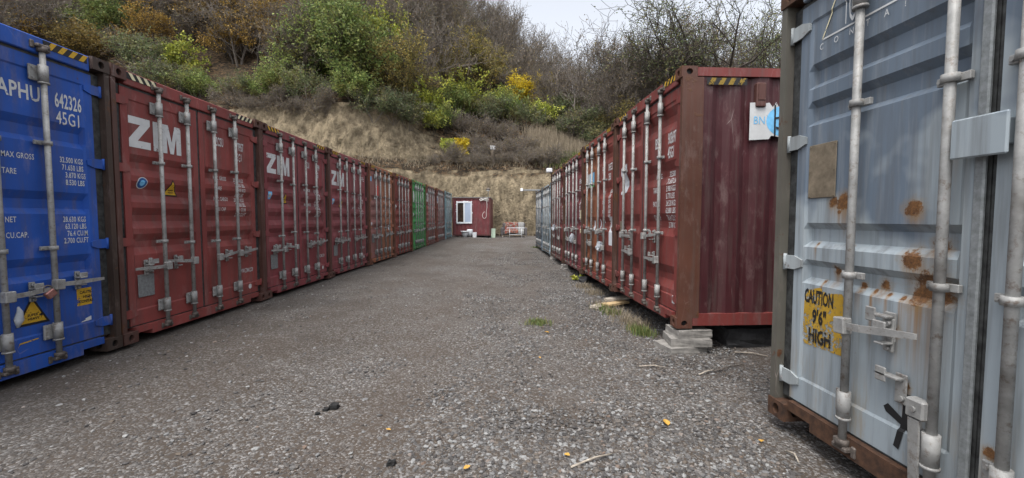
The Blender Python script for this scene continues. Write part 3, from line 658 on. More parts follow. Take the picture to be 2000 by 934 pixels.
# --- right row (turned 180 degrees plus a little: it closes on the lane towards the back)
TA = math.atan((1000 - 961) / FPX); RD = 2.08
def right(zfar, bottom, D0=RD): return (D0 - zfar * math.tan(TA), zfar, bottom)
RROT = (0, 0, math.pi + TA); RZ = 4.45; RW = 2.452
RED2 = (.16, .033, .029)
c, D = container('dark red container on stacked slabs, its corrugated side facing the grey container', 'wide', right(RZ + RW, .215), RROT, RED2, .2, (.085, .034, .022))
K, H = 'wide', 2.896
text_decal(D[1], K, H, 'BSIU', 1.60, 2.13, .13, squeeze=.5, bold=.015); text_decal(D[1], K, H, '903697', 1.98, 2.13, .13, squeeze=.36, bold=.02); text_decal(D[1], K, H, '45G1', 1.98, 1.96, .13, squeeze=.40, bold=.02)
weights(D, K, H, 1.56, 1.95, 1.74, .088, .066, ['32.500 KGS', '71.650 LBS', '3.980 KGS', '8.770 LBS', '28.520 KGS', '62.880 LBS', '76.4 CU.M.', '2.700 CU.FT'], [(0, 'MAX.G.'), (2, 'TARE'), (4, 'PAYLD.'), (6, 'CU.CAP')], 'white_print')
decal(D[0], 'poster', K, H, [([(0, 0), (1, .05), (1, 1), (.3, .95), (0, .85)], [[0, 1, 2, 3, 4]], 0)], ['paper'], .20, 1.62, .30, .48)
decal(D[1], 'sticker', K, H, [(*SQ, 0)], ['white_print'], 2.19, .24, .07, .09)
obj('data_plate', cached('pl2', lambda: plate_mesh(.20, .26, 'brown_plate')), D[0], (FACE - .005, .21, .93))
# things on its long side wall (local y = W side faces the camera)
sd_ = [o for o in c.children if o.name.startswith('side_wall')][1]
sd_.color = (.052, .012, .015, .10)  # wall colour darkened to carry the shade of the gap beside the grey container
YS = W + .004
def side_decal(polys, mats, x0, z0, wd, ht, name, base=YS):      # u runs towards -x (away from the doors)
    m = MB()
    for li, (vs_, fs_, mi) in enumerate(polys): m.add([(x0 - u * wd, base + li * .0012, z0 + v * ht) for u, v in vs_], fs_, mi)
    return obj(name, m.mesh(name, mats), sd_)
torn = ([(0, 0), (.45, .03), (.5, .12), (.62, .10), (1.3, 0), (1.3, .98), (.72, 1.0), (.66, .86), (.60, 1.0), (.52, .86), (.44, .98), (.3, .95), (.2, .98), (0, .97)], [list(range(14))])
side_decal([(*torn, 0), (*circle(28, .40, (.78, .5)), 1), (*placed(text_poly('BN', .72, .0), .08, .42, .20), 2), ([(.56, .1), (.6, .1), (.59, .9), (.55, .95)], [[0, 1, 2, 3]], 3), ([(.74, .12), (.78, .1), (.77, .9), (.73, .9)], [[0, 1, 2, 3]], 3), ([(.56, .55), (.77, .57), (.77, .62), (.56, .6)], [[0, 1, 2, 3]], 3), ([(.6, .3), (.76, .24), (.76, .3), (.6, .36)], [[0, 1, 2, 3]], 3)],
           ['white_print', 'light_blue_print', 'light_blue_print', 'black_print_hole_shade'], -.76, 2.10, .50, .42, 'poster')
hz = MB(); hz.add([(-.27, YS, H - .20), (-.72, YS, H - .20), (-.72, YS, H - .125), (-.27, YS, H - .125)], [(0, 1, 2, 3)], 0)
for k in range(4): hz.add([(-.285 - k * .11, YS + .001, H - .199), (-.34 - k * .11, YS + .001, H - .199), (-.38 - k * .11, YS + .001, H - .126), (-.325 - k * .11, YS + .001, H - .126)], [(0, 1, 2, 3)], 1)
printed('yellow_faded', (.24, .155, .02), .53)
obj('hazard_tape', hz.mesh('tape', ['black_worn', 'yellow_faded']), sd_)
v_ = MB(); v_.cbox((-.93, W - .03, 2.46), (-.82, W + .03, 2.72), .01); v_.cbox((-.915, W + .0305, 2.53), (-.835, W + .036, 2.70), .004); obj('vent', v_.mesh('vent', ['container_paint']), sd_, color=(.085, .035, .028, .4))

def rplain(n, label, paint, wear, kind, H, bottom, stickers):
    c, D = container(label, kind, right(RZ + RW * (n + 1), bottom), RROT, paint, wear, None if H > 2.8 else (paint[0] * .5, paint[1] * .5, paint[2] * .5), H)
    k_ = H / 2.896
    strokes(D[1], kind, H, 4, 1.55, 2.13 * k_, .12); strokes(D[1], kind, H, 6, 1.95, 2.13 * k_, .12); strokes(D[1], kind, H, 4, 1.95, 1.96 * k_, .12)
    stroke_rows(D[1], kind, H, 1.56, 1.95, 1.72 * k_, .09, .066)
    for (dk, polys, mats, y, z, wd, ht) in stickers: decal(D[dk], 'sticker', kind, H, polys, mats, y, z, wd, ht)
    return c, D
c, D = rplain(1, 'rusty orange and red container with white, blue and green sticker', (.185, .038, .030), .32, 'wide', 2.896, .185,
       [(0, [(*SQ, 0), ([(.35, .3), (1, .3), (1, 1), (.35, 1)], [[0, 1, 2, 3]], 1), ([(.35, 0), (1, 0), (1, .3), (.35, .3)], [[0, 1, 2, 3]], 2)], ['white_print', 'light_blue_print', 'green_print'], .38, 1.93, .55, .30),
        (1, [(*SQ, 0)], ['paper'], 2.00, .78, .24, .52), (1, [(*SQ, 0)], ['paper'], 1.24, 1.05, .14, .2), (0, [(*SQ, 0)], ['paper'], .82, 1.0, .16, .22)])
D[0].color = (.22, .075, .034, .5)
rplain(2, 'purplish red container with long pale notice on its right-hand door', (.155, .034, .042), .24, 'wide', 2.896, .15, [(1, [(*SQ, 0)], ['cream_print'], 2.04, .95, .14, .55)])
rplain(3, 'dark red container carrying a white floodlight on its roof corner', (.15, .030, .030), .24, 'wide', 2.896, .13, [(0, [(*SQ, 0)], ['cream_print'], .5, 1.3, .14, .2)])
rplain(4, 'light grey blue container, lower than the red ones beside it', (.30, .38, .43), .2, 'wide', 2.591, .13, [])
rplain(5, 'slate blue low container at the far end of its row', (.15, .20, .26), .2, 'wide', 2.591, .14, [])

# --- the grey container in the foreground
GH = 2.896
c, D = container('weathered grey container with rust patches and a black spray-painted cross', 'pairs', right(2.91, .03, 2.045), RROT, (.32, .38, .43), .2, None, GH, handles=[(1, .78), (0, .5), (0, .5), (1, .78)], pmat='grey_container_paint')
c.scale = (1, 1, 1.035)
K, H = 'pairs', GH
for o in c.children:
    if o.name.split('.')[0] in ('corner_casting', 'bottom_sill', 'corner_post'):
        o.data = o.data.copy(); o.data.materials[0] = MATS['rust' if 'post' not in o.name else 'container_paint']; o.color = (.10, .095, .08, .42)
for o in D[0].children + D[1].children:
    if o.name.startswith('hinge'): o.color = (.30, .33, .34, .5)
obj('data_plate', cached('pl3', lambda: plate_mesh(.21, .33, 'brown_plate')), D[0], (FACE - .006, .235, 1.50))
decal(D[0], 'sticker', K, H, [(*SQ, 0), ([(.3, .74), (.72, .74), (.72, .80), (.3, .80)], [[0, 1, 2, 3]], 1), ([(.2, .46), (.75, .46), (.75, .53), (.2, .53)], [[0, 1, 2, 3]], 1), ([(.12, .18), (.88, .18), (.88, .22), (.12, .22)], [[0, 1, 2, 3]], 1)], ['white_print', 'black_print_hole_shade'], .385, 1.52, .045, .10, lift=.005)
worn = ([(0, .04), (.06, 0), (.95, .02), (1, .1), (.98, .86), (.9, .97), (.55, .93), (.4, 1), (.12, .93), (.02, .78)], [list(range(10))])
decal(D[0], 'caution_sign', K, H, [(*worn, 0)] + [(*placed(text_poly(t, q, .035), x, y, .215), 1) for t, x, y, q in (('CAUTION', .02, .72, .50), ('9\'6"', .24, .40, .7), ('HIGH', .16, .08, .72))], ['yellow_worn', 'black_worn'], .225, .565, .325, .38)
# black sprayed cross
spr = [([(.0, .62), (.10, .70), (.55, .50), (1.0, .20), (1.0, .08), (.5, .40), (.06, .54)], [list(range(7))], 0), ([(.44, 1), (.60, 1), (.56, .55), (.42, .0), (.30, .03), (.42, .5)], [list(range(6))], 0)]
decal(D[0], 'paint_mark', K, H, spr, ['black_print_hole_shade'], .80, .225, .235, .29)
# triangular emblem with spaced letters along its base line
def bar(p, q, wv):
    p, q = Vector(p), Vector(q); n_ = Vector((-(q - p).y, (q - p).x)).normalized() * wv; return ([tuple(p - n_), tuple(q - n_), tuple(q + n_), tuple(p + n_)], [[0, 1, 2, 3]])
em = [(*bar((.30, 2.465), (1.02, 2.465), .005), 0), (*bar((.30, 2.465), (.43, 2.712), .004), 1), (*bar((1.02, 2.465), (.89, 2.712), .004), 1)]
for i, ch in enumerate('CONTAINER'): em.append((*placed(text_poly(ch, .8, .0), .285 + i * .107, 2.405, .036), 0))
for i, ch in enumerate('IGA'): em.append((*placed(text_poly(ch, .22, -.003), (.475, .500, .548)[i], 2.476, .20), 0))
decal(D[0], 'emblem', K, H, em, ['white_print', 'cream_print'], 0, 0, 1, 1, lift=.004)
# extra hardware: two bolted catches, a hanging handle, a cover plate over the door seam
cat2 = MB(); cat2.cbox((FACE + .002, -.03, -.09), (FACE + .012, .03, .06), .004); cat2.cbox((FACE + .012, -.10, .03), (FACE + .055, .02, .045), .004); cat2.cbox((FACE + .045, -.10, .0), (FACE + .055, -.04, .075), .005)
for y, z in ((.0, .03), (.012, -.06)): cat2.tube([(FACE + .012, y, z), (FACE + .026, y, z)], .014, 10)
cm = cat2.mesh('catch', ['galvanised']); obj('handle_catch', cm, D[0], (0, .83, .84)); obj('handle_catch', cm, D[0], (0, .90, .55))
hh = MB(); hh.cbox((-.012, -.042, -.045), (.044, .042, .045), .008); hh.tube([(.044, 0, 0), (.052, 0, 0)], .013, 10)
hh.add([(.032, -.024, -.045), (.044, -.024, -.045), (.044, .024, -.045), (.032, .024, -.045), (.016, -.02, -.42), (.028, -.02, -.42), (.028, .02, -.42), (.016, .02, -.42)], [(0, 1, 5, 4), (1, 2, 6, 5), (2, 3, 7, 6), (3, 0, 4, 7), (4, 5, 6, 7)])
obj('rod_handle', hh.mesh('handle', ['galvanised']), D[0], (.005, RODS['pairs'][1] - .045, .50))
cp = MB(); cp.cbox((.012, 1.115, 1.62), (.028, 1.315, 1.785), .006); cp.cbox((FACE, 1.245, 1.66), (.0125, 1.30, 1.76), .004)
obj('cover_plate', cp.mesh('plate', ['grey_container_paint']), D[1])
ov = MB(); ov.cbox((FACE - .002, 1.165, .17), (FACE + .018, 1.205, H - .18), .006); obj('overlap_strip', ov.mesh('strip', ['grey_plate']), D[0])

# ------------------------------------------------------------------ cabin at the end of the lane
def gz(x, y): return ground_h(x, y)
HX, HY, HW, HH = -3.93, 26.55, 2.50, 2.52; hz0 = gz(-2.7, 26.6) + .06
cab = thing('site_cabin', 'dark red container cabin with white framed window, under the earth bank', 'cabin', (HX, HY, hz0))
CR = (.135, .030, .034, .12)
m = MB(); pts = []; x = .08
while x < HW - .1:
    flat_ = x > 1.45
    for dx, dy in ((0, 0), (.13, 0), (.165, .03), (.245, .03)): pts.append((x + dx, dy * (.35 if flat_ else 1)))
    x += .28
pts = [p for p in pts if p[0] < HW - .08] + [(HW - .08, 0)]
wx0, wx1, wz0, wz1 = .27, 1.30, .82, 2.27
n = len(pts); m.add([(a, b + .03, .1) for a, b in pts] + [(a, b + .03, HH - .06) for a, b in pts], [(i, i + 1, n + i + 1, n + i) for i in range(n - 1)])
obj('front_wall', m.mesh('front', ['container_paint']), cab, color=CR)
fr = MB().box((0, 0, .02), (.09, .12, HH)).box((HW - .09, 0, .02), (HW, .12, HH)).box((.09, .005, HH - .09), (HW - .09, .115, HH - .002)).box((.09, .01, .03), (HW - .09, .11, .12))
obj('frame', fr.mesh('frame', ['container_paint']), cab, color=(.09, .028, .028, .4))
for x in (.0, HW - .05): obj('side_wall', cached('cabside', lambda: MB().box((0, .12, .02), (.05, 3.7, HH - .01)).mesh('side', ['container_paint'])), cab, (x, 0, 0), color=CR)
obj('rear_wall', MB().box((.05, 3.64, .02), (HW - .05, 3.7, HH - .02)).mesh('rear', ['container_paint']), cab, color=CR)
obj('roof', MB().cbox((-.03, -.03, HH), (HW + .03, 3.74, HH + .035), .008).mesh('roof', ['cloth_grey']), cab)
win = MB()
for a, b in (((wx0, wz0), (wx1, wz0 + .10)), ((wx0, wz1 - .10), (wx1, wz1)), ((wx0, wz0 + .10), (wx0 + .09, wz1 - .10)), ((wx1 - .09, wz0 + .10), (wx1, wz1 - .10)), (((wx0 + wx1) / 2 - .05, wz0 + .10), ((wx0 + wx1) / 2 + .05, wz1 - .10))):
    win.cbox((a[0], -.035, a[1]), (b[0], .05, b[1]), .008)
for k in range(22):        # uneven mounting foam round the frame
    t = random.random(); e = random.choice('tblr'); s_ = random.uniform(.025, .05)
    px_, pz_ = {'t': (wx0 + t * (wx1 - wx0), wz1), 'b': (wx0 + t * (wx1 - wx0), wz0), 'l': (wx0, wz0 + t * (wz1 - wz0)), 'r': (wx1, wz0 + t * (wz1 - wz0))}[e]
    win.cbox((px_ - s_, -.012, pz_ - s_ * .7), (px_ + s_, .045, pz_ + s_ * .7), s_ * .4)
wo_ = obj('window', win.mesh('window', ['white_plastic']), cab)
mid = (wx0 + wx1) / 2
obj('pane', MB().box((wx0 + .09, -.012, wz0 + .1), (mid - .05, .0, wz1 - .1)).mesh('pane', ['window_dark']), wo_, label='dark left pane')
obj('pane', MB().box((mid + .05, -.020, wz0 + .1), (wx1 - .09, -.008, wz1 - .1)).mesh('pane', ['window_pale']), wo_, label='pale right pane')  # glossy pane in a pale blue grey
for x in (.15, HW - .4): obj('foot', MB().cbox((x, .1, -.10), (x + .25, .5, .02), .01).mesh('foot', ['dark_stone']), cab)
# cable, lamp
def wob_tube(name, pts, r, mat, label, cat, n=6, group=None):
    return obj(name, MB().tube(pts, r, n).mesh(name, [mat]), None, label=label, cat=cat, group=group)
cx, cz = HX + 2.22, hz0
loop = [(cx + .04, HY - .03, cz + 2.35), (cx + .10, HY - .04, cz + 2.1), (cx + .12, HY - .04, cz + 1.85), (cx + .02, HY - .04, cz + 1.6)] + [(cx - .10 + .15 * math.sin(t), HY - .045, cz + 1.36 + .24 * math.cos(t)) for t in np.linspace(.5, 6.5, 14)]
for i in range(3): loop = [loop[0]] + [((2 * b[0] + a[0] + c_[0]) / 4, b[1], (2 * b[2] + a[2] + c_[2]) / 4) for a, b, c_ in zip(loop, loop[1:], loop[2:])] + [loop[-1]]
coil = []
for t in np.linspace(0, 18, 60): coil.append((cx - .12 + .27 * math.sin(t) + .05 * math.sin(t * .37), HY - .05 - .02 * math.sin(t * 1.7), cz + 2.40 + .07 * math.cos(t * 1.31) + .05 * math.sin(t * .6)))
wob_tube('power_cable', coil + loop, .014, 'cable', 'pale cable bundled on the cabin corner and hanging in a loop', 'cable')
lp = thing('dome_lamp', 'white dome lamp on a thin pole above the cabin roof', 'lamp', (HX + 2.36, HY + .15, hz0 + HH + .03))
obj('pole', MB().tube([(0, 0, 0), (0, 0, .55)], .018, 8).mesh('pole', ['galvanised']), lp)
obj('shade', MB().tube([(0, -.02, .48), (0, -.02, .54), (0, -.02, .60), (0, -.02, .63)], [.15, .14, .08, .02], 14).mesh('shade', ['steel_dark']), lp)
obj('lens', MB().tube([(0, -.02, .40), (0, -.02, .43), (0, -.02, .479)], [.05, .10, .125], 14).mesh('lens', ['lamp_lens']), lp)
# arm lamp on the last right-hand container and floodlight on the red one
fx = right(RZ + RW * 6, 0); az_ = .14 + 2.591
al = thing('arm_lamp', 'white lamp at the end of a horizontal arm on the low blue container', 'lamp', (fx[0], fx[1] - .3, az_))
obj('arm', MB().cbox((-.62, -.05, .002), (.30, .05, .075), .008).mesh('arm', ['cloth_grey']), al); obj('lamp_head', MB().cbox((-.74, -.07, -.02), (-.621, .07, .12), .02).mesh('head', ['lamp_lens']), al)
f3 = right(RZ + RW * 4 - .1, 0)
fl = thing('floodlight', 'small white floodlight on a red container roof corner', 'lamp', (f3[0] - .02, f3[1], .13 + 2.896))
obj('bracket', MB().cbox((-.03, -.06, .001), (.10, .06, .03), .005).mesh('bracket', ['steel_dark']), fl); obj('lamp_head', MB().cbox((-.16, -.10, .0305), (.04, .10, .17), .02).mesh('head', ['white_plastic']), fl)

# pots, board, sofa, table
def lathe(name, prof, mat, loc, label, cat, group=None, n=20):
    m = MB(); m.tube([(0, 0, z) for r_, z in prof], [r_ for r_, z in prof], n); return obj(name, m.mesh(name, [mat]), None, loc, label=label, cat=cat, group=group)
def at(px, y): return (px - CX) / FPX * y
py_ = 26.1
lathe('flower_pot', [(.13, 0), (.20, .22), (.225, .33), (.27, .33), (.27, .40), (.25, .40), (.22, .34), (.10, .33)], 'white_plastic', (at(908, py_), py_, gz(-3, py_)), 'wide white flower pot with flared rim below the cabin window', 'pot')
lathe('flower_pot', [(.06, 0), (.16, .14), (.20, .32), (.19, .44), (.175, .50), (.15, .49), (.1, .45)], 'white_plastic', (at(917.5, py_ + .3), py_ + .3, gz(-3, py_)), 'tall rounded white pot between two other pots', 'pot')
sq = MB(); s0 = [(-.13, -.13), (.13, -.13), (.13, .13), (-.13, .13)]
sq.add([(x * .9, y * .9, 0) for x, y in s0] + [(x, y, .33) for x, y in s0] + [(x * .88, y * .88, .33) for x, y in s0] + [(x * .86, y * .86, .25) for x, y in s0], [(0, 3, 2, 1)] + [(a + i, a + (i + 1) % 4, a + 4 + (i + 1) % 4, a + 4 + i) for a in (0, 4, 8) for i in range(4)] + [(12, 13, 14, 15)])
obj('flower_pot', sq.mesh('pot', ['white_plastic']), None, (at(927, py_), py_, gz(-2.4, py_)), label='square white pot by the cabin', cat='pot')
lean = obj('board', MB().cbox((-.14, -.012, 0), (.14, .012, .62), .004).mesh('board', ['pale_green_board']), None, (at(963, 26.9), 26.9, gz(-1.2, 26.9)), (R(-6), R(3), R(10)), label='pale green board standing at the cabin corner', cat='board')
SY = 28.2; sx0 = at(1003.5, SY); sz = gz(sx0, SY)
sf = thing('sofa', 'old dark sofa against the earth bank, partly covered by a blanket', 'sofa', (sx0, SY, sz))
obj('seat', MB().cbox((-.72, -.38, .16), (.72, .36, .44), .05).mesh('seat', ['sofa_fabric']), sf); obj('backrest', MB().cbox((-.80, .361, .14), (.80, .56, .98), .06).mesh('back', ['sofa_fabric']), sf)
for s_ in (-1, 1): obj('armrest', MB().cbox((.721 * s_ if s_ > 0 else -.92, -.40, .12), (.92 if s_ > 0 else -.721, .36, .66), .05).mesh('arm', ['sofa_fabric']), sf)
for s_ in (-1, 1):
    for y in (-.32, .44): obj('leg', MB().cbox((s_ * .78 - .04, y - .04, 0), (s_ * .78 + .04, y + .04, .139), .005).mesh('leg', ['wood_weathered']), sf)
def drape(x0, x1, mat, name, label, sag):
    path = [(.60, .72), (.59, .95), (.52, 1.012), (.42, 1.012), (.33, .97), (.325, .70), (.30, .50), (.20, .472), (-.1, .468), (-.36, .470), (-.43, .43), (-.435, .22)]
    m = MB(); nx_ = 18; vs_ = []
    for i in range(nx_ + 1):
        u = i / nx_; x = x0 + (x1 - x0) * u
        for j, (y, z) in enumerate(path): vs_.append((x, y - (.012 + .012 * math.sin(u * 19 + j)) * (1 if y < .4 else -1), z + .012 + .01 * math.sin(u * 23 + j * 2) - (sag * math.sin(u * math.pi) if j == len(path) - 1 else 0)))
    n_ = len(path); m.add(vs_, [(i * n_ + j, i * n_ + j + 1, (i + 1) * n_ + j + 1, (i + 1) * n_ + j) for i in range(nx_) for j in range(n_ - 1)], 0, True)
    return obj(name, m.mesh(name, [mat]), None, (sx0, SY, sz), label=label, cat='blanket')
drape(-.62, .30, 'blanket_pattern', 'blanket', 'red and cream patterned blanket over the sofa', -.08)
drape(.32, .70, 'cloth_grey', 'blanket', 'plain grey cloth over the sofa end', .06)
TY = 27.2; tx = at(1007, TY); tz = gz(tx, TY)
tb = thing('folding_table', 'light folding table with tube legs in front of the sofa', 'table', (tx, TY, tz))
obj('tabletop', MB().cbox((-.60, -.28, .62), (.60, .28, .645), .006).mesh('top', ['paper']), tb)
for s_ in (-1, 1): obj('leg_frame', MB().tube([(s_ * .40, -.24, 0), (s_ * .40, -.24, .62)], .016, 8).tube([(s_ * .40, .24, 0), (s_ * .40, .24, .62)], .016, 8).tube([(s_ * .40, -.24, .18), (s_ * .40, .24, .18)], .012, 8).mesh('leg', ['white_plastic']), tb)
obj('stretcher', MB().tube([(-.40, -.24, .19), (.40, -.24, .19)], .014, 8).mesh('bar', ['white_plastic']), tb)

# ------------------------------------------------------------------ small things in the lane
def P_at(px, py):                # pixel -> ground
    r = ray(px, py); y = 2.0
    while y < 29:
        if CAM_H + r.z * y <= gz(r.x * y, y): return r.x * y, y, gz(r.x * y, y)
        y += .01
    return r.x * y, y, gz(r.x * y, y)
def rough_box(dx, dy, dz, seed, amp=.02, cuts=3):
    rnd = random.Random(seed); bm = bmesh.new(); bmesh.ops.create_cube(bm, size=1); bmesh.ops.subdivide_edges(bm, edges=bm.edges[:], cuts=cuts, use_grid_fill=True)
    for v in bm.verts:
        k = noise.noise_vector(v.co * 2.3 + Vector((seed, 0, 0))); v.co = Vector((v.co.x * dx, v.co.y * dy, v.co.z * dz)) + k * amp
        v.co.z = max(v.co.z, -dz / 2)
    m = MB().add([v.co[:] for v in bm.verts], []); bm.verts.index_update()
    m.f = [[v.index for v in f.verts] for f in bm.faces]; m.mi = [0] * len(m.f); m.sm = [False] * len(m.f); bm.free(); return m
near = right(RZ, 0); ux = Vector((math.cos(TA), math.sin(TA), 0))         # ux: away from the lane, along the container
cxn, cyn = near[0] + .10, near[1] + .13
g0 = gz(cxn, cyn); z_ = g0 - .015
for i, (dx, dy, dz, a, o_, lb) in enumerate(((.46, .34, .085, .25, (-.03, -.02), 'rough grey concrete slab, lowest of the pile under the red container corner'), (.44, .34, .085, -.10, (.05, .0), 'rough grey concrete slab in the middle of the pile'), (.40, .30, .085, .12, (.08, .02), 'rough grey concrete slab, topmost of the pile under the corner'))):
    mm = rough_box(dx, dy, dz * .98, i + 3, .009)
    obj('concrete_slab', mm.mesh('slab', ['concrete']), None, (cxn + o_[0], cyn + o_[1], z_ + dz / 2), (0, 0, a), label=lb, cat='slab', group='slabs under the container corner'); z_ += dz + .001
for i, s_ in enumerate((.95, 2.05)):
    p = Vector((near[0], near[1] + .35, 0)) + ux * s_
    obj('stone_block', rough_box(.62, .42, .24, 20 + i, .05).mesh('block', ['dark_stone']), None, (p.x, p.y, gz(p.x, p.y) + .10), (0, 0, TA + .1 * i), label='dark stone block under the red container, ' + ('closer to the slab pile' if i == 0 else 'farther along from the slab pile'), cat='block', group='blocks under the red container')
j2 = right(RZ + RW, 0)
for i, (o_, a, mat, ln, zz, lb) in enumerate((((-.22, -.10), 1.0, 'wood_weathered', .62, .03, 'weathered grey plank sticking out under the second red container'), ((.02, -.12), .55, 'wood_fresh', .50, .07, 'fresh yellowish plank lying on a grey plank under the container'), ((.16, .08), .2, 'wood_weathered', .55, .12, 'short wooden packer under the container corner'))):
    obj('plank', rough_box(ln, .16, .035, 40 + i, .006).mesh('plank', [mat]), None, (j2[0] + o_[0], j2[1] + o_[1], gz(j2[0], j2[1]) + zz), (0, R(4) * (1 - i), a), label=lb, cat='plank')
for n_ in (2, 3, 4):
    q = right(RZ + RW * n_, 0)
    obj('packing_stone', rough_box(.40, .26, .16, 60 + n_, .04).mesh('stone', ['dark_stone' if n_ == 2 else 'concrete']), None, (q[0] + .16, q[1] - .02, gz(q[0], q[1]) + .05), (0, 0, .3 * n_), label=('dark packing stone under the orange red container corner', 'pale packing stone under the purplish container corner', 'pale packing stone under the floodlight container')[n_ - 2], cat='stone')
# padlock and rags
pl = thing('padlock', 'copper coloured padlock on the blue container handle', 'padlock', (LX[0] + .035, LY(0) + 1.77, .12 + .715))
obj('lock_body', MB().cbox((-.015, -.045, -.075), (.02, .03, -.012), .006).mesh('body', ['copper_lock']), pl, rot=(R(35), 0, 0)); obj('shackle', MB().tube([(0, .035 * math.cos(t), .035 * math.sin(t)) for t in np.linspace(-.4, 3.5, 9)], .007, 6).mesh('shackle', ['steel_dark']), pl)
def rag(n_, ylocal, z, s_, label):
    q = right(RZ + RW * (n_ + 1), 0); p = Vector(q) + Vector((math.sin(TA), -math.cos(TA), 0)) * ylocal - ux * .05
    obj('tied_rag', rough_box(.035 * s_, .08 * s_, .15 * s_, 80 + n_, .04, 4).mesh('rag', ['rag']), None, (p.x, p.y, z), (.3, .1, .5), label=label, cat='rag')
rag(1, 1.72, .92, 1.1, 'crumpled pale rag tied to a handle of the orange red container'); rag(2, 1.55, .95, 1.4, 'crumpled pale rag tied to a handle of the purplish container'); rag(3, 1.0, 1.15, 1.2, 'crumpled pale rag on the floodlight container doors')
bgx = MB(); bgx.tube([(0, 0, .09), (0, .01, .05), (0, .0, -.02), (0, -.01, -.08)], [.006, .018, .03, .008], 8); obj('cloth_scrap', bgx.mesh('scrap', ['rag']), None, (LX[0] + .03, LY(0) + 1.56, .64), label='pale cloth scrap hanging beside the warning triangle', cat='rag')
# leaves on the ground
LB = ['large yellow leaf lying on the gravel near the grey container', 'small yellow leaf on the gravel by the grass tuft', 'yellow leaf beside the grey container sill', 'pale brown leaf on the stony gravel', 'tiny yellow leaf in the corner gravel', 'orange leaf in the middle of the lane', 'curled leaf on the dark gravel']
for i, (px, py, s_) in enumerate(((1301, 831, 1), (1068, 652, .9), (1487, 868, .7), (1108, 895, .6), (912, 920, .6), (1054, 702, .5), (758, 845, .5))):
    x, y, z = P_at(px, py); m = MB(); o_ = [(0, -.045), (.022, -.03), (.034, 0), (.018, .03), (0, .05), (-.02, .03), (-.034, 0), (-.02, -.03)]
    m.add([(a * s_ * .75, b * s_ * .75, .012 + .25 * abs(a) * s_) for a, b in o_] + [(0, 0, .008)], [(k, (k + 1) % 8, 8) for k in range(8)]); obj('fallen_leaf', m.mesh('leaf', ['autumn_leaf']), None, (x, y, z + .008), (.15, .1, i * 1.3), label=LB[i], cat='leaf')
for i, (px, py, s_) in enumerate(((653, 799, 1.0), (637, 803, .6), (620, 812, .5), (765, 910, .7))):
    x, y, z = P_at(px, py); obj('charcoal_lump', rough_box(.06 * s_, .05 * s_, .04 * s_, 90 + i, .012, 2).mesh('lump', ['charcoal']), None, (x, y, z + .016 * s_), label=('black lump on the gravel, largest of three', 'black lump on the gravel, middle of three', 'black lump on the gravel, smallest of three', 'black lump alone on the stony gravel')[i], cat='lump')
for i, (a, b) in enumerate((((1435, 690), (1500, 700)), ((1395, 728), (1450, 716)), ((1365, 734), (1395, 727)), ((1115, 918), (1195, 893)), ((1248, 718), (1300, 722)), ((1536, 885), (1560, 910)))):
    A_, B_ = Vector(P_at(*a)), Vector(P_at(*b)); A_.z += .012; B_.z += .02; M_ = (A_ + B_) / 2 + Vector((.02, .01, .012))
    obj('twig', MB().tube([A_, M_, B_], [.007, .006, .004], 5).mesh('twig', ['wood_weathered' if i != 1 else 'steel_dark']), None, label=('pale stick beside the dark blocks', 'dark stick on the gravel before the grey container', 'short pale stick by the dark stick', 'dry stalk in the stony gravel', 'dry twig in front of the slab pile', 'dry stalk beside the grey container sill')[i], cat='stick')

# ------------------------------------------------------------------ loose stones
ICO = []; bm = bmesh.new(); bmesh.ops.create_icosphere(bm, subdivisions=1, radius=1); bm.verts.index_update()
IV = np.array([v.co[:] for v in bm.verts]); IF = np.array([[v.index for v in f.verts] for f in bm.faces]); bm.free()
def stones(n, y0, y1, smin, smax, seed, name, label, power=3.6):
    rg = np.random.RandomState(seed); pts = []
    while len(pts) < n:
        y = y0 + (y1 - y0) * rg.rand() ** 1.25; x = rg.uniform(max(-3.95, -1.32 * y), min(2.6, 1.32 * y))
        if x > 1.80 - .05 * y and y < 2.7: continue
        k = .5 + .5 * nz(x, y, 0, .55) + .5 * nz(x, y, 7, 1.7)
        k += .35 * sst(-1.8, .9, x) - .34 * sst(-.6, -2.6, x)
        wv = x + .6 * nz(0, y, 3, .35); tk = max(0, 1 - min(abs(wv - q) for q in (-2.5, -.95, .4)) / .42); k -= .42 * tk
        if rg.rand() < max(.05, min(1, (k - .42) * 2.0)): pts.append((x, y))
    pts = np.array(pts); s_ = smin + (smax - smin) * rg.rand(n) ** power
    sc = np.stack([s_ * rg.uniform(.8, 1.35, n), s_ * rg.uniform(.7, 1.1, n), s_ * rg.uniform(.35, .7, n)], 1)
    v = IV[None] * (1 + .22 * rg.randn(n, 12, 1)) * sc[:, None]
    a = rg.uniform(0, 6.28, n); t = rg.normal(0, .22, n); ca, sa, ct, st = np.cos(a), np.sin(a), np.cos(t), np.sin(t)
    x, y, z = v[..., 0], v[..., 1], v[..., 2]; y, z = y * ct[:, None] - z * st[:, None], y * st[:, None] + z * ct[:, None]
    x, y = x * ca[:, None] - y * sa[:, None], x * sa[:, None] + y * ca[:, None]
    g = np.array([gz(p[0], p[1]) for p in pts]); V = np.stack([x + pts[:, :1], y + pts[:, 1:], z + (g + sc[:, 2] * .35)[:, None]], -1).reshape(-1, 3)
    F = (IF[None] + (np.arange(n) * 12)[:, None, None]).reshape(-1, 3)
    obj(name, np_mesh(name, V, F, 'loose_stones'), label=label, cat='gravel', kind='stuff')
stones(56000, 2.0, 8.0, .003, .018, 1, 'gravel', 'loose grey and brown pebbles strewn over the lane')
stones(26000, 7.0, 17.0, .006, .020, 2, 'gravel', 'loose pebbles covering the back of the lane')

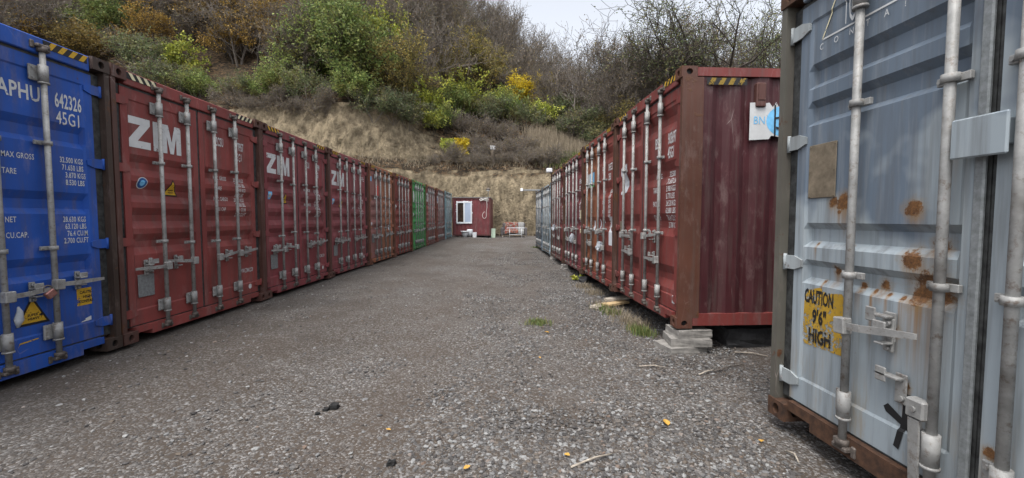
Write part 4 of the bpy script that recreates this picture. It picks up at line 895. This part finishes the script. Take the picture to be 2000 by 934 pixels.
# ------------------------------------------------------------------ vegetation
def branch_mesh(segs, n, mat):
    S = np.array([[*a, *b, r0, r1] for a, b, r0, r1 in segs]); A, B = S[:, :3], S[:, 3:6]; T = B - A; T /= np.linalg.norm(T, axis=1)[:, None] + 1e-9
    ref = np.where(np.abs(T[:, 2:3]) > .9, np.array([[1., 0, 0]]), np.array([[0, 0, 1.]])); U = np.cross(T, ref); U /= np.linalg.norm(U, axis=1)[:, None]; Wv = np.cross(T, U)
    V = []
    for P_, r_ in ((A, S[:, 6:7]), (B, S[:, 7:8])):
        for k in range(n): t = 2 * math.pi * k / n; V.append(P_ + (U * math.cos(t) + Wv * math.sin(t)) * r_)
    V = np.stack(V, 1).reshape(-1, 3); base = (np.arange(len(S)) * 2 * n)[:, None]
    F = np.concatenate([base + np.array([[k, (k + 1) % n, n + (k + 1) % n, n + k]]) for k in range(n)], 0)
    return np_mesh('stems', V, F, mat)
def leaf_mesh(P_, size, rg, mat):
    n = len(P_); d = rg.randn(n, 3); d /= np.linalg.norm(d, axis=1)[:, None]; e = np.cross(d, rg.randn(n, 3)); e /= np.linalg.norm(e, axis=1)[:, None]
    s_ = size * rg.uniform(.55, 1.3, (n, 1)); V = np.stack([P_ - d * s_ * .5, P_ + e * s_ * .3, P_ + d * s_ * .5, P_ - e * s_ * .3], 1).reshape(-1, 3)
    return np_mesh('leaves', V, (np.arange(n) * 4)[:, None] + np.array([[0, 1, 2, 3]]), mat)
def plant_proto(seed, h, stems, spread, levels, kids, leaves, lsize, lmat, bmat, r0, up=.35, bare=0.0, jit=.25, lowstart=.3, tw=.62, tmin=.007):
    rg = np.random.RandomState(seed); segs = []; tips = []
    def grow(p, d, ln, r, lev):
        n = 4 if lev < levels else 3; q = np.array(p, float); d = np.array(d, float)
        for i in range(n):
            d2 = d + rg.randn(3) * jit * .55 + np.array([0, 0, up * .16]); d2 /= np.linalg.norm(d2); nq = q + d2 * ln / n
            ra, rb = r * (1 - .55 * i / n), r * (1 - .55 * (i + 1) / n); segs.append((q, nq, max(ra, tmin), max(rb, tmin)))
            if lev >= levels - 1: tips.append((q, nq))
            q, d = nq, d2
            if lev < levels and (i + 1) / n > (lowstart if lev == 0 else .1):
                for _ in range(kids if i < n - 1 else kids + 1):
                    side = np.cross(d, rg.randn(3)); side /= np.linalg.norm(side) + 1e-9
                    nd = d * rg.uniform(.35, .8) + side * rg.uniform(.5, .95); nd[2] += up * .4; nd /= np.linalg.norm(nd)
                    grow(q, nd, ln * rg.uniform(tw - .12, tw + .1), rb * .62, lev + 1)
    for s_ in range(stems):
        a = 6.283 * (s_ + rg.rand()) / stems; tilt = spread * rg.uniform(.4, 1) if stems > 1 else .06
        grow((.12 * math.cos(a) * (stems > 1), .12 * math.sin(a) * (stems > 1), -.25), (math.cos(a) * tilt, math.sin(a) * tilt, 1), h * rg.uniform(.5, .68), r0, 0)
    st = branch_mesh(segs, 4, bmat); lf = None
    if leaves:
        T = np.array([[*a, *b] for a, b in tips]); keep = np.array([nz(t[0] * .9, t[1] * .9, t[2] * .9 + seed) > bare - .5 for t in T]); T = T[keep] if keep.sum() > 20 else T
        i = rg.randint(0, len(T), leaves); f = rg.rand(leaves, 1); P_ = T[i, :3] * (1 - f) + T[i, 3:] * f + rg.randn(leaves, 3) * .11 * (h / 5) ** .5
        lf = leaf_mesh(P_, lsize, rg, lmat)
    top = max(s[1][2] for s in segs); return st, lf, top
PROTO = {}
def proto(kind, variants, **kw):
    PROTO[kind] = [plant_proto(100 * len(PROTO) + 11 * v + 5, **kw) for v in range(variants)]
proto('green_shrub', 3, h=3.4, stems=6, spread=.75, levels=2, kids=2, leaves=5200, lsize=.15, lmat='leaf_green', bmat='bark', r0=.04)
proto('dark_shrub', 3, h=3.0, stems=6, spread=.85, levels=2, kids=2, leaves=4200, lsize=.14, lmat='leaf_dark', bmat='bark_grey', r0=.035)
proto('lime_shrub', 2, h=2.8, stems=5, spread=.6, levels=2, kids=2, leaves=2600, lsize=.18, lmat='leaf_lime', bmat='bark', r0=.035, bare=.35)
proto('green_tree', 2, h=7.0, stems=2, spread=.25, levels=3, kids=2, leaves=11000, lsize=.20, lmat='leaf_green', bmat='bark', r0=.11, lowstart=.1, bare=.15)
proto('olive_tree', 2, h=6.0, stems=3, spread=.4, levels=3, kids=2, leaves=9000, lsize=.19, lmat='leaf_olive', bmat='bark', r0=.08, lowstart=.1, bare=.2)
proto('yellow_tree', 2, h=5.0, stems=2, spread=.35, levels=3, kids=2, leaves=6500, lsize=.20, lmat='leaf_yellow', bmat='bark', r0=.07, lowstart=.2, bare=.35)
proto('gold_tree', 2, h=6.5, stems=1, spread=.2, levels=3, kids=2, leaves=2600, lsize=.20, lmat='leaf_gold', bmat='bark', r0=.12, lowstart=.25, bare=.4)
proto('bare_tree', 3, h=8.5, stems=2, spread=.3, levels=4, kids=1, leaves=1500, lsize=.16, lmat='leaf_dry', bmat='bark_grey', r0=.12, lowstart=.15, up=.5, tmin=.013)
proto('thicket', 3, h=2.2, stems=9, spread=1.0, levels=2, kids=2, leaves=900, lsize=.11, lmat='leaf_dry', bmat='bark_grey', r0=.022, jit=.4, tmin=.009)
proto('bronze_shrub', 1, h=3.2, stems=7, spread=.8, levels=2, kids=2, leaves=5000, lsize=.15, lmat='leaf_bronze', bmat='bark', r0=.035)
proto('broad_tree', 2, h=10.5, stems=2, spread=.22, levels=4, kids=1, leaves=9500, lsize=.12, lmat='leaf_dark', bmat='bark', r0=.30, lowstart=.2, bare=.12, up=.25, jit=.3, tw=.66, tmin=.012)
proto('orange_tree', 1, h=5.0, stems=3, spread=.4, levels=3, kids=1, leaves=2500, lsize=.20, lmat='leaf_orange', bmat='bark', r0=.06)
LABEL = {'green_shrub': ('green leafy shrub growing on the hillside', 'shrub'), 'dark_shrub': ('dull dark green shrub growing on the hillside', 'shrub'), 'lime_shrub': ('light yellow green shrub on the hillside', 'shrub'),
         'green_tree': ('tall green tree on the hillside', 'tree'), 'olive_tree': ('olive brown autumn tree on the hillside', 'tree'), 'yellow_tree': ('bright yellow autumn tree on the hillside', 'tree'),
         'gold_tree': ('dark trunked tree with golden leaves on the hillside', 'tree'), 'bare_tree': ('nearly leafless grey tree on the hillside', 'tree'), 'thicket': ('leafless grey bramble thicket on the hillside', 'shrub'),
         'bronze_shrub': ('bronze coloured bush', 'shrub'), 'broad_tree': ('large spreading tree', 'tree'), 'orange_tree': ('orange leaved tree', 'tree')}
VR = random.Random(5)
def plant(kind, p, height=None, label=None):
    d_ = p[1] - cliff_y(p[0]); px_ = CX + FPX * p[0] / p[1]
    zone = ' at the bank edge' if d_ < 5.2 else ' low on the slope' if d_ < 11 else ' halfway up the slope' if d_ < 20 else ' on the ridge'
    side = ', above the white-lettered containers' if px_ < 600 else ', above the green container' if px_ < 830 else ', above the cabin' if px_ < 1070 else ', behind the red-sided container'
    label = label or LABEL[kind][0].replace(' growing', '').replace(' on the hillside', '') + zone + side
    st, lf, top = VR.choice(PROTO[kind]); s_ = (height or top) / top; tree = LABEL[kind][1] == 'tree'
    t = obj(kind, None, None, (p[0], p[1], p[2] - .05), (VR.uniform(-.08, .08), VR.uniform(-.08, .08), VR.uniform(0, 6.28)), None, label, LABEL[kind][1], 'hillside ' + kind.replace('_', ' ') + 's', scale=(s_ * VR.uniform(.95, 1.2), s_ * VR.uniform(.95, 1.2), s_))
    obj('trunk' if tree else 'stems', st, t)
    if lf: obj('crown' if tree else 'foliage', lf, t)
# plants that can be told apart in the photograph: (kind, base pixel, height in metres)
for kind, px, py, h in [('bronze_shrub', 165, 122, 3.2), ('green_shrub', 60, 90, 3.4), ('dark_shrub', 20, 60, 3.6), ('green_shrub', 235, 70, 3.6), ('lime_shrub', 355, 150, 3.2), ('dark_shrub', 270, 140, 3.2), ('dark_shrub', 330, 190, 2.8), ('green_shrub', 385, 195, 2.4), ('dark_shrub', 110, 40, 3.4),
                        ('gold_tree', 502, 145, 6.0), ('gold_tree', 440, 110, 6.5), ('gold_tree', 420, 90, 7.5), ('gold_tree', 545, 100, 6.5), ('gold_tree', 380, 60, 7),
                        ('green_tree', 650, 185, 7.0), ('green_tree', 610, 170, 6.5), ('green_tree', 700, 150, 7.5), ('green_shrub', 560, 195, 2.6), ('green_shrub', 520, 200, 2.2), ('dark_shrub', 600, 205, 2.4), ('green_shrub', 690, 205, 2.6), ('dark_shrub', 480, 195, 2.0),
                        ('olive_tree', 745, 190, 5.0), ('lime_shrub', 775, 110, 3.8), ('olive_tree', 790, 215, 4.0), ('lime_shrub', 835, 225, 2.6), ('lime_shrub', 845, 262, 2.0), ('dark_shrub', 770, 245, 2.4), ('dark_shrub', 730, 235, 2.2), ('dark_shrub', 800, 255, 2.2),
                        ('olive_tree', 930, 195, 5.2), ('olive_tree', 905, 180, 5.0), ('olive_tree', 960, 170, 4.6), ('yellow_tree', 1040, 185, 4.6), ('yellow_tree', 1062, 205, 4.2), ('lime_shrub', 905, 215, 3.2), ('lime_shrub', 700, 120, 4.5), ('lime_shrub', 640, 100, 4.5), ('yellow_tree', 560, 110, 4.2), ('lime_shrub', 980, 225, 2.6), ('yellow_tree', 1020, 215, 3.2), ('green_shrub', 880, 225, 3.0), ('green_shrub', 920, 235, 2.8), ('dark_shrub', 960, 245, 2.6), ('green_shrub', 1000, 240, 2.8), ('lime_shrub', 1060, 245, 2.2), ('dark_shrub', 1030, 250, 2.2), ('green_shrub', 870, 258, 2.2),
                        ('green_shrub', 1110, 235, 3.0), ('green_shrub', 1150, 232, 3.0), ('green_shrub', 1190, 225, 3.0), ('lime_shrub', 1220, 210, 2.6), ('green_shrub', 1245, 200, 2.8), ('dark_shrub', 1130, 245, 2.4), ('dark_shrub', 1210, 235, 2.6), ('lime_shrub', 1265, 190, 2.4), ('dark_shrub', 1090, 215, 3.4),
                        ('thicket', 900, 262, 2.0), ('thicket', 940, 268, 1.8), ('thicket', 985, 275, 1.8), ('thicket', 925, 300, 1.8), ('thicket', 955, 310, 1.6), ('thicket', 1000, 305, 1.6), ('thicket', 1030, 300, 1.6), ('thicket', 880, 312, 1.4), ('thicket', 1060, 322, 1.3), ('thicket', 1090, 318, 1.4), ('thicket', 560, 212, 1.6), ('thicket', 640, 215, 1.6), ('thicket', 460, 205, 1.8), ('thicket', 310, 170, 2.2), ('thicket', 240, 110, 2.4)]:
    p = on_hill(px, py)
    if p: plant(kind, p, h * (1.3 if 'tree' in kind else 1.25))
# bare wood along the ridge and between the shrubs
for px, py in [(770, 120), (800, 100), (830, 120), (860, 130), (890, 120), (925, 125), (960, 130), (990, 140), (1015, 150), (1075, 180), (1100, 175), (1125, 190), (1150, 185), (1180, 190), (1205, 190), (1235, 185), (1265, 180), (1290, 175), (1315, 170), (740, 80), (700, 60), (590, 60), (640, 40), (545, 40), (340, 40), (290, 60), (200, 20), (250, 10), (450, 40), (490, 30), (1240, 165), (1085, 150), (1165, 165)]:
    p = on_hill(px, py)
    if p is None:
        y = 52 + VR.uniform(-4, 6); x = ray(px, py).x * y; p = (x, y, hill(x, y - cliff_y(x)))
    plant('bare_tree', p, VR.uniform(8.0, 11.5))
SPEC = [(o.location.x, o.location.y) for o in COL.objects if o.get('category') in ('tree', 'shrub')]
for i in range(900):
    x = VR.uniform(-52, 22); d = 5.6 + 32 * VR.random() ** 1.25; y = cliff_y(x) + d
    px = CX + FPX * x / y
    if 405 < px < 500 and 4 < d < 9.5: continue
    if any(abs(x - a_) < (1.6 if px < 680 else 2.2) and -6 < y - b_ < .8 for a_, b_ in SPEC): continue
    k = VR.choice(['dark_shrub', 'dark_shrub', 'thicket', 'thicket', 'thicket', 'green_shrub', 'bare_tree', 'bare_tree', 'bare_tree', 'gold_tree' if px < 620 else 'olive_tree'])
    plant(k, (x, y, hill(x, d)), {'bare_tree': VR.uniform(7, 11.5), 'gold_tree': VR.uniform(5, 8), 'olive_tree': VR.uniform(4, 6), 'thicket': VR.uniform(2, 3.6)}.get(k, VR.uniform(2.4, 4.2)))
for px in range(470, 1090, 24):      # scrub leaning over the edges of the bank
    for py in ((222,) if px < 640 else (322,) if px > 850 else ()):
        p = on_hill(px + VR.uniform(-8, 8), py + VR.uniform(-6, 4))
        if p and (px > 690 or py < 300): plant('thicket', p, VR.uniform(1.0, 1.7))
plant('broad_tree', (15.6, cliff_y(15.6) + 5, hill(15.6, 5)), 17, 'large spreading tree with forked dark trunk behind the red containers')
plant('broad_tree', (20.6, cliff_y(20.6) + 4.6, hill(20.6, 4.6)), 16.5, 'large dense spreading tree standing right of the forked one')
plant('broad_tree', (12.6, cliff_y(12.6) + 9, hill(12.6, 9)), 11.5, 'spreading dark limbed tree left of the forked one, beyond the red roofs')
plant('broad_tree', (25.5, cliff_y(25.5) + 6, hill(25.5, 6)), 15, 'large spreading tree just beside the grey container edge')
y = 46; plant('orange_tree', (ray(1290, 150).x * y, y, hill(ray(1290, 150).x * y, y - cliff_y(16)) + 1.0), 5.0)

# hanging creeper, roots, post with a box on the bank
def creeper():
    rg = np.random.RandomState(3); segs = []; P_ = []
    b = Vector(on_hill(888, 290)); b.y -= .5
    for k in range(7):
        x = b.x - .9 + k * .32; ln = [.5, .8, 2.1, 1.2, 1.6, 2.3, 1.0][k]; p = Vector((x, b.y + .3, b.z + .25)); pts = [p]
        for j in range(10): pts.append(Vector((x + .05 * math.sin(j + k), b.y - .25 - .02 * j, b.z + .3 - ln * j / 9)))
        for u, v in zip(pts, pts[1:]):
            segs.append((u, v, .010, .008)); P_ += [np.array(u + (v - u) * rg.rand()) + rg.randn(3) * np.array([.09, .06, .07]) for _ in range(int(26 * (1.2 if k in (2, 5, 4) else .8)))]
    for _ in range(800): P_.append(np.array((b.x + rg.uniform(-1.1, 1.3), b.y + rg.uniform(-.2, .4), b.z + .25 + rg.uniform(-.2, .45))))
    P_ = np.array(P_); t = thing('creeper', 'yellow green creeper hanging over the edge of the bank', 'creeper', tuple(b))
    for q in (P_, ): q -= np.array(b)
    obj('stems', branch_mesh([(np.array(u - b), np.array(v - b), r0, r1) for u, v, r0, r1 in segs], 4, 'bark'), t); m_ = P_[:, 0] < .1
    obj('foliage', leaf_mesh(P_[m_], .21, rg, 'leaf_lime'), t); obj('foliage', leaf_mesh(P_[~m_], .21, rg, 'leaf_yellow'), t)
creeper()
rb = Vector(on_hill(935, 315)); rg = random.Random(4); mr = MB()
for k in range(8):
    p = Vector((rg.uniform(-.3, .3), -.35, .2)); pts = [p]
    for j in range(6): p = p + Vector((rg.uniform(-.16, .16) + (k - 4) * .04, -.05 if j < 3 else .02, -.30)); pts.append(p)
    mr.tube(pts, [.05 * (1 - j / 8) * rg.uniform(.5, 1) for j in range(7)], 6)
obj('exposed_roots', mr.mesh('roots', ['root']), None, rb, label='pale exposed tree roots hanging down the bank', cat='roots')
pb = Vector(on_hill(963, 318)); pt = thing('post', 'short leaning wooden post with a white box on top, on the bank', 'post', pb)
obj('stump', MB().tube([(0, -.3, -.5), (.02, -.3, .2), (-.02, -.3, .75), (.0, -.3, .95)], [.15, .12, .13, .11], 8).mesh('stump', ['root']), pt); obj('box', MB().cbox((-.20, -.42, .951), (.20, -.20, 1.25), .02).mesh('box', ['white_plastic']), pt)

# grasses
def grass_patch(name, centers, n, hmin, hmax, mat, label, seed, wd=.006, spread=.15, zfun=None, kind='stuff', flop=.35):
    rg = np.random.RandomState(seed); V, F = [], []
    for i in range(n):
        c_ = centers[rg.randint(len(centers))]; x, y = c_[0] + rg.randn() * spread * (c_[2] if len(c_) > 2 else 1), c_[1] + rg.randn() * spread * (c_[3] if len(c_) > 3 else 1); z = zfun(x, y) if zfun else gz(x, y)
        h = rg.uniform(hmin, hmax); a = rg.uniform(0, 6.28); l_ = h * rg.uniform(.1, flop * 2); dx, dy = math.cos(a), math.sin(a); b = len(V); px_, py__ = -dy * wd, dx * wd
        V += [(x - px_, y - py__, z - .01), (x + px_, y + py__, z - .01), (x + dx * l_ * .4 + px_ * .7, y + dy * l_ * .4 + py__ * .7, z + h * .6), (x + dx * l_ * .4 - px_ * .7, y + dy * l_ * .4 - py__ * .7, z + h * .6), (x + dx * l_, y + dy * l_, z + h)]
        F += [(b, b + 1, b + 2), (b, b + 2, b + 3), (b + 3, b + 2, b + 4)]
    return obj(name, np_mesh(name, V, F, mat), label=label, cat='grass', kind=kind)
def gp(px, py): return P_at(px, py)[:2]
grass_patch('grass', [gp(1050, 632)], 380, .02, .07, 'grass_green', 'small grass tuft in the middle of the gravel lane', 1, .004, .08)
grass_patch('grass', [gp(1056, 484)], 300, .04, .12, 'grass_green', 'green grass patch by the low blue containers', 2, .008, .22)
grass_patch('grass', [gp(1258, 655), gp(1245, 648)], 420, .03, .12, 'grass_green', 'green weeds beside the slab pile', 3, .005, .07)
grass_patch('grass', [gp(1200, 612), gp(1225, 628), gp(1240, 636), gp(1180, 598), gp(1160, 575), gp(1140, 562)], 1500, .03, .13, 'grass_dry', 'dry grass along the foot of the right-hand containers', 4, .004, .11, flop=.6)
grass_patch('grass', [gp(1195, 615), gp(1180, 605)], 220, .04, .12, 'grass_green', 'green sprigs below the planks', 5, .006, .08)
def hz_(x, y): return hill(x, y - cliff_y(x))
cs = [on_hill(px, py) for px in range(1040, 1215, 14) for py in (268, 285, 300)]
grass_patch('dry_grass', [(p[0], p[1]) for p in cs if p], 7000, .5, 1.35, 'grass_dry', 'tall dry grass standing on the slope above the bank', 6, .014, .55, hz_, flop=.12)
cs = [on_hill(px, py) for px in range(700, 1080, 16) for py in (300, 312, 322)]
grass_patch('weeds', [(p[0], p[1]) for p in cs if p], 3000, .15, .42, 'grass_dry', 'low dry weeds along the ledge of the bank', 7, .014, .45, hz_, flop=.5)
cs = [on_hill(px, py) for px in range(1080, 1200, 12) for py in (305, 318)]
grass_patch('weeds', [(p[0], p[1]) for p in cs if p], 1800, .2, .5, 'grass_green', 'low green weeds on the ledge behind the red containers', 8, .02, .5, hz_, flop=.6)
# broad leaved weed
bx_, by_, bz_ = P_at(1128, 548); wd_ = thing('broadleaf_weed', 'broad leaved green weed at the foot of the red containers', 'weed', (bx_, by_, bz_)); rg = random.Random(2); m = MB()
for k in range(11):
    a = rg.uniform(0, 6.28); ln = rg.uniform(.12, .26); dx, dy = math.cos(a), math.sin(a); w2 = ln * .28; z1 = rg.uniform(.05, .16)
    m.add([(0, 0, .01), (dx * ln * .5 - dy * w2, dy * ln * .5 + dx * w2, z1), (dx * ln, dy * ln, z1 * .7), (dx * ln * .5 + dy * w2, dy * ln * .5 - dx * w2, z1)], [(0, 1, 2), (0, 2, 3)])
obj('foliage', m.mesh('leaves', ['leaf_lime']), wd_)

def rubble():
    rg = np.random.RandomState(9); n = 1500; V = []; F = []
    for i in range(n):
        x = rg.uniform(-6, 6); y = cliff_y(x) - abs(rg.normal(0, .45)) + .1; q = .02 + .10 * rg.rand() ** 4
        v = IV * (1 + .25 * rg.randn(12, 1)) * np.array([q, q, q * .7]); V.append(v + np.array([x, y, gz(x, y) + q * .3])); F.append(IF + 12 * i)
    obj('rubble', np_mesh('rubble', np.concatenate(V), np.concatenate(F), 'hillside_earth'), label='fallen earth clods along the foot of the bank', cat='rubble', kind='stuff')
rubble()
cs = [(x, cliff_y(x) - .35) for x in np.arange(-1.2, 5, .35)]
grass_patch('weeds', cs, 900, .08, .4, 'grass_dry', 'dry weeds at the foot of the earth bank', 12, .01, .22, flop=.5)
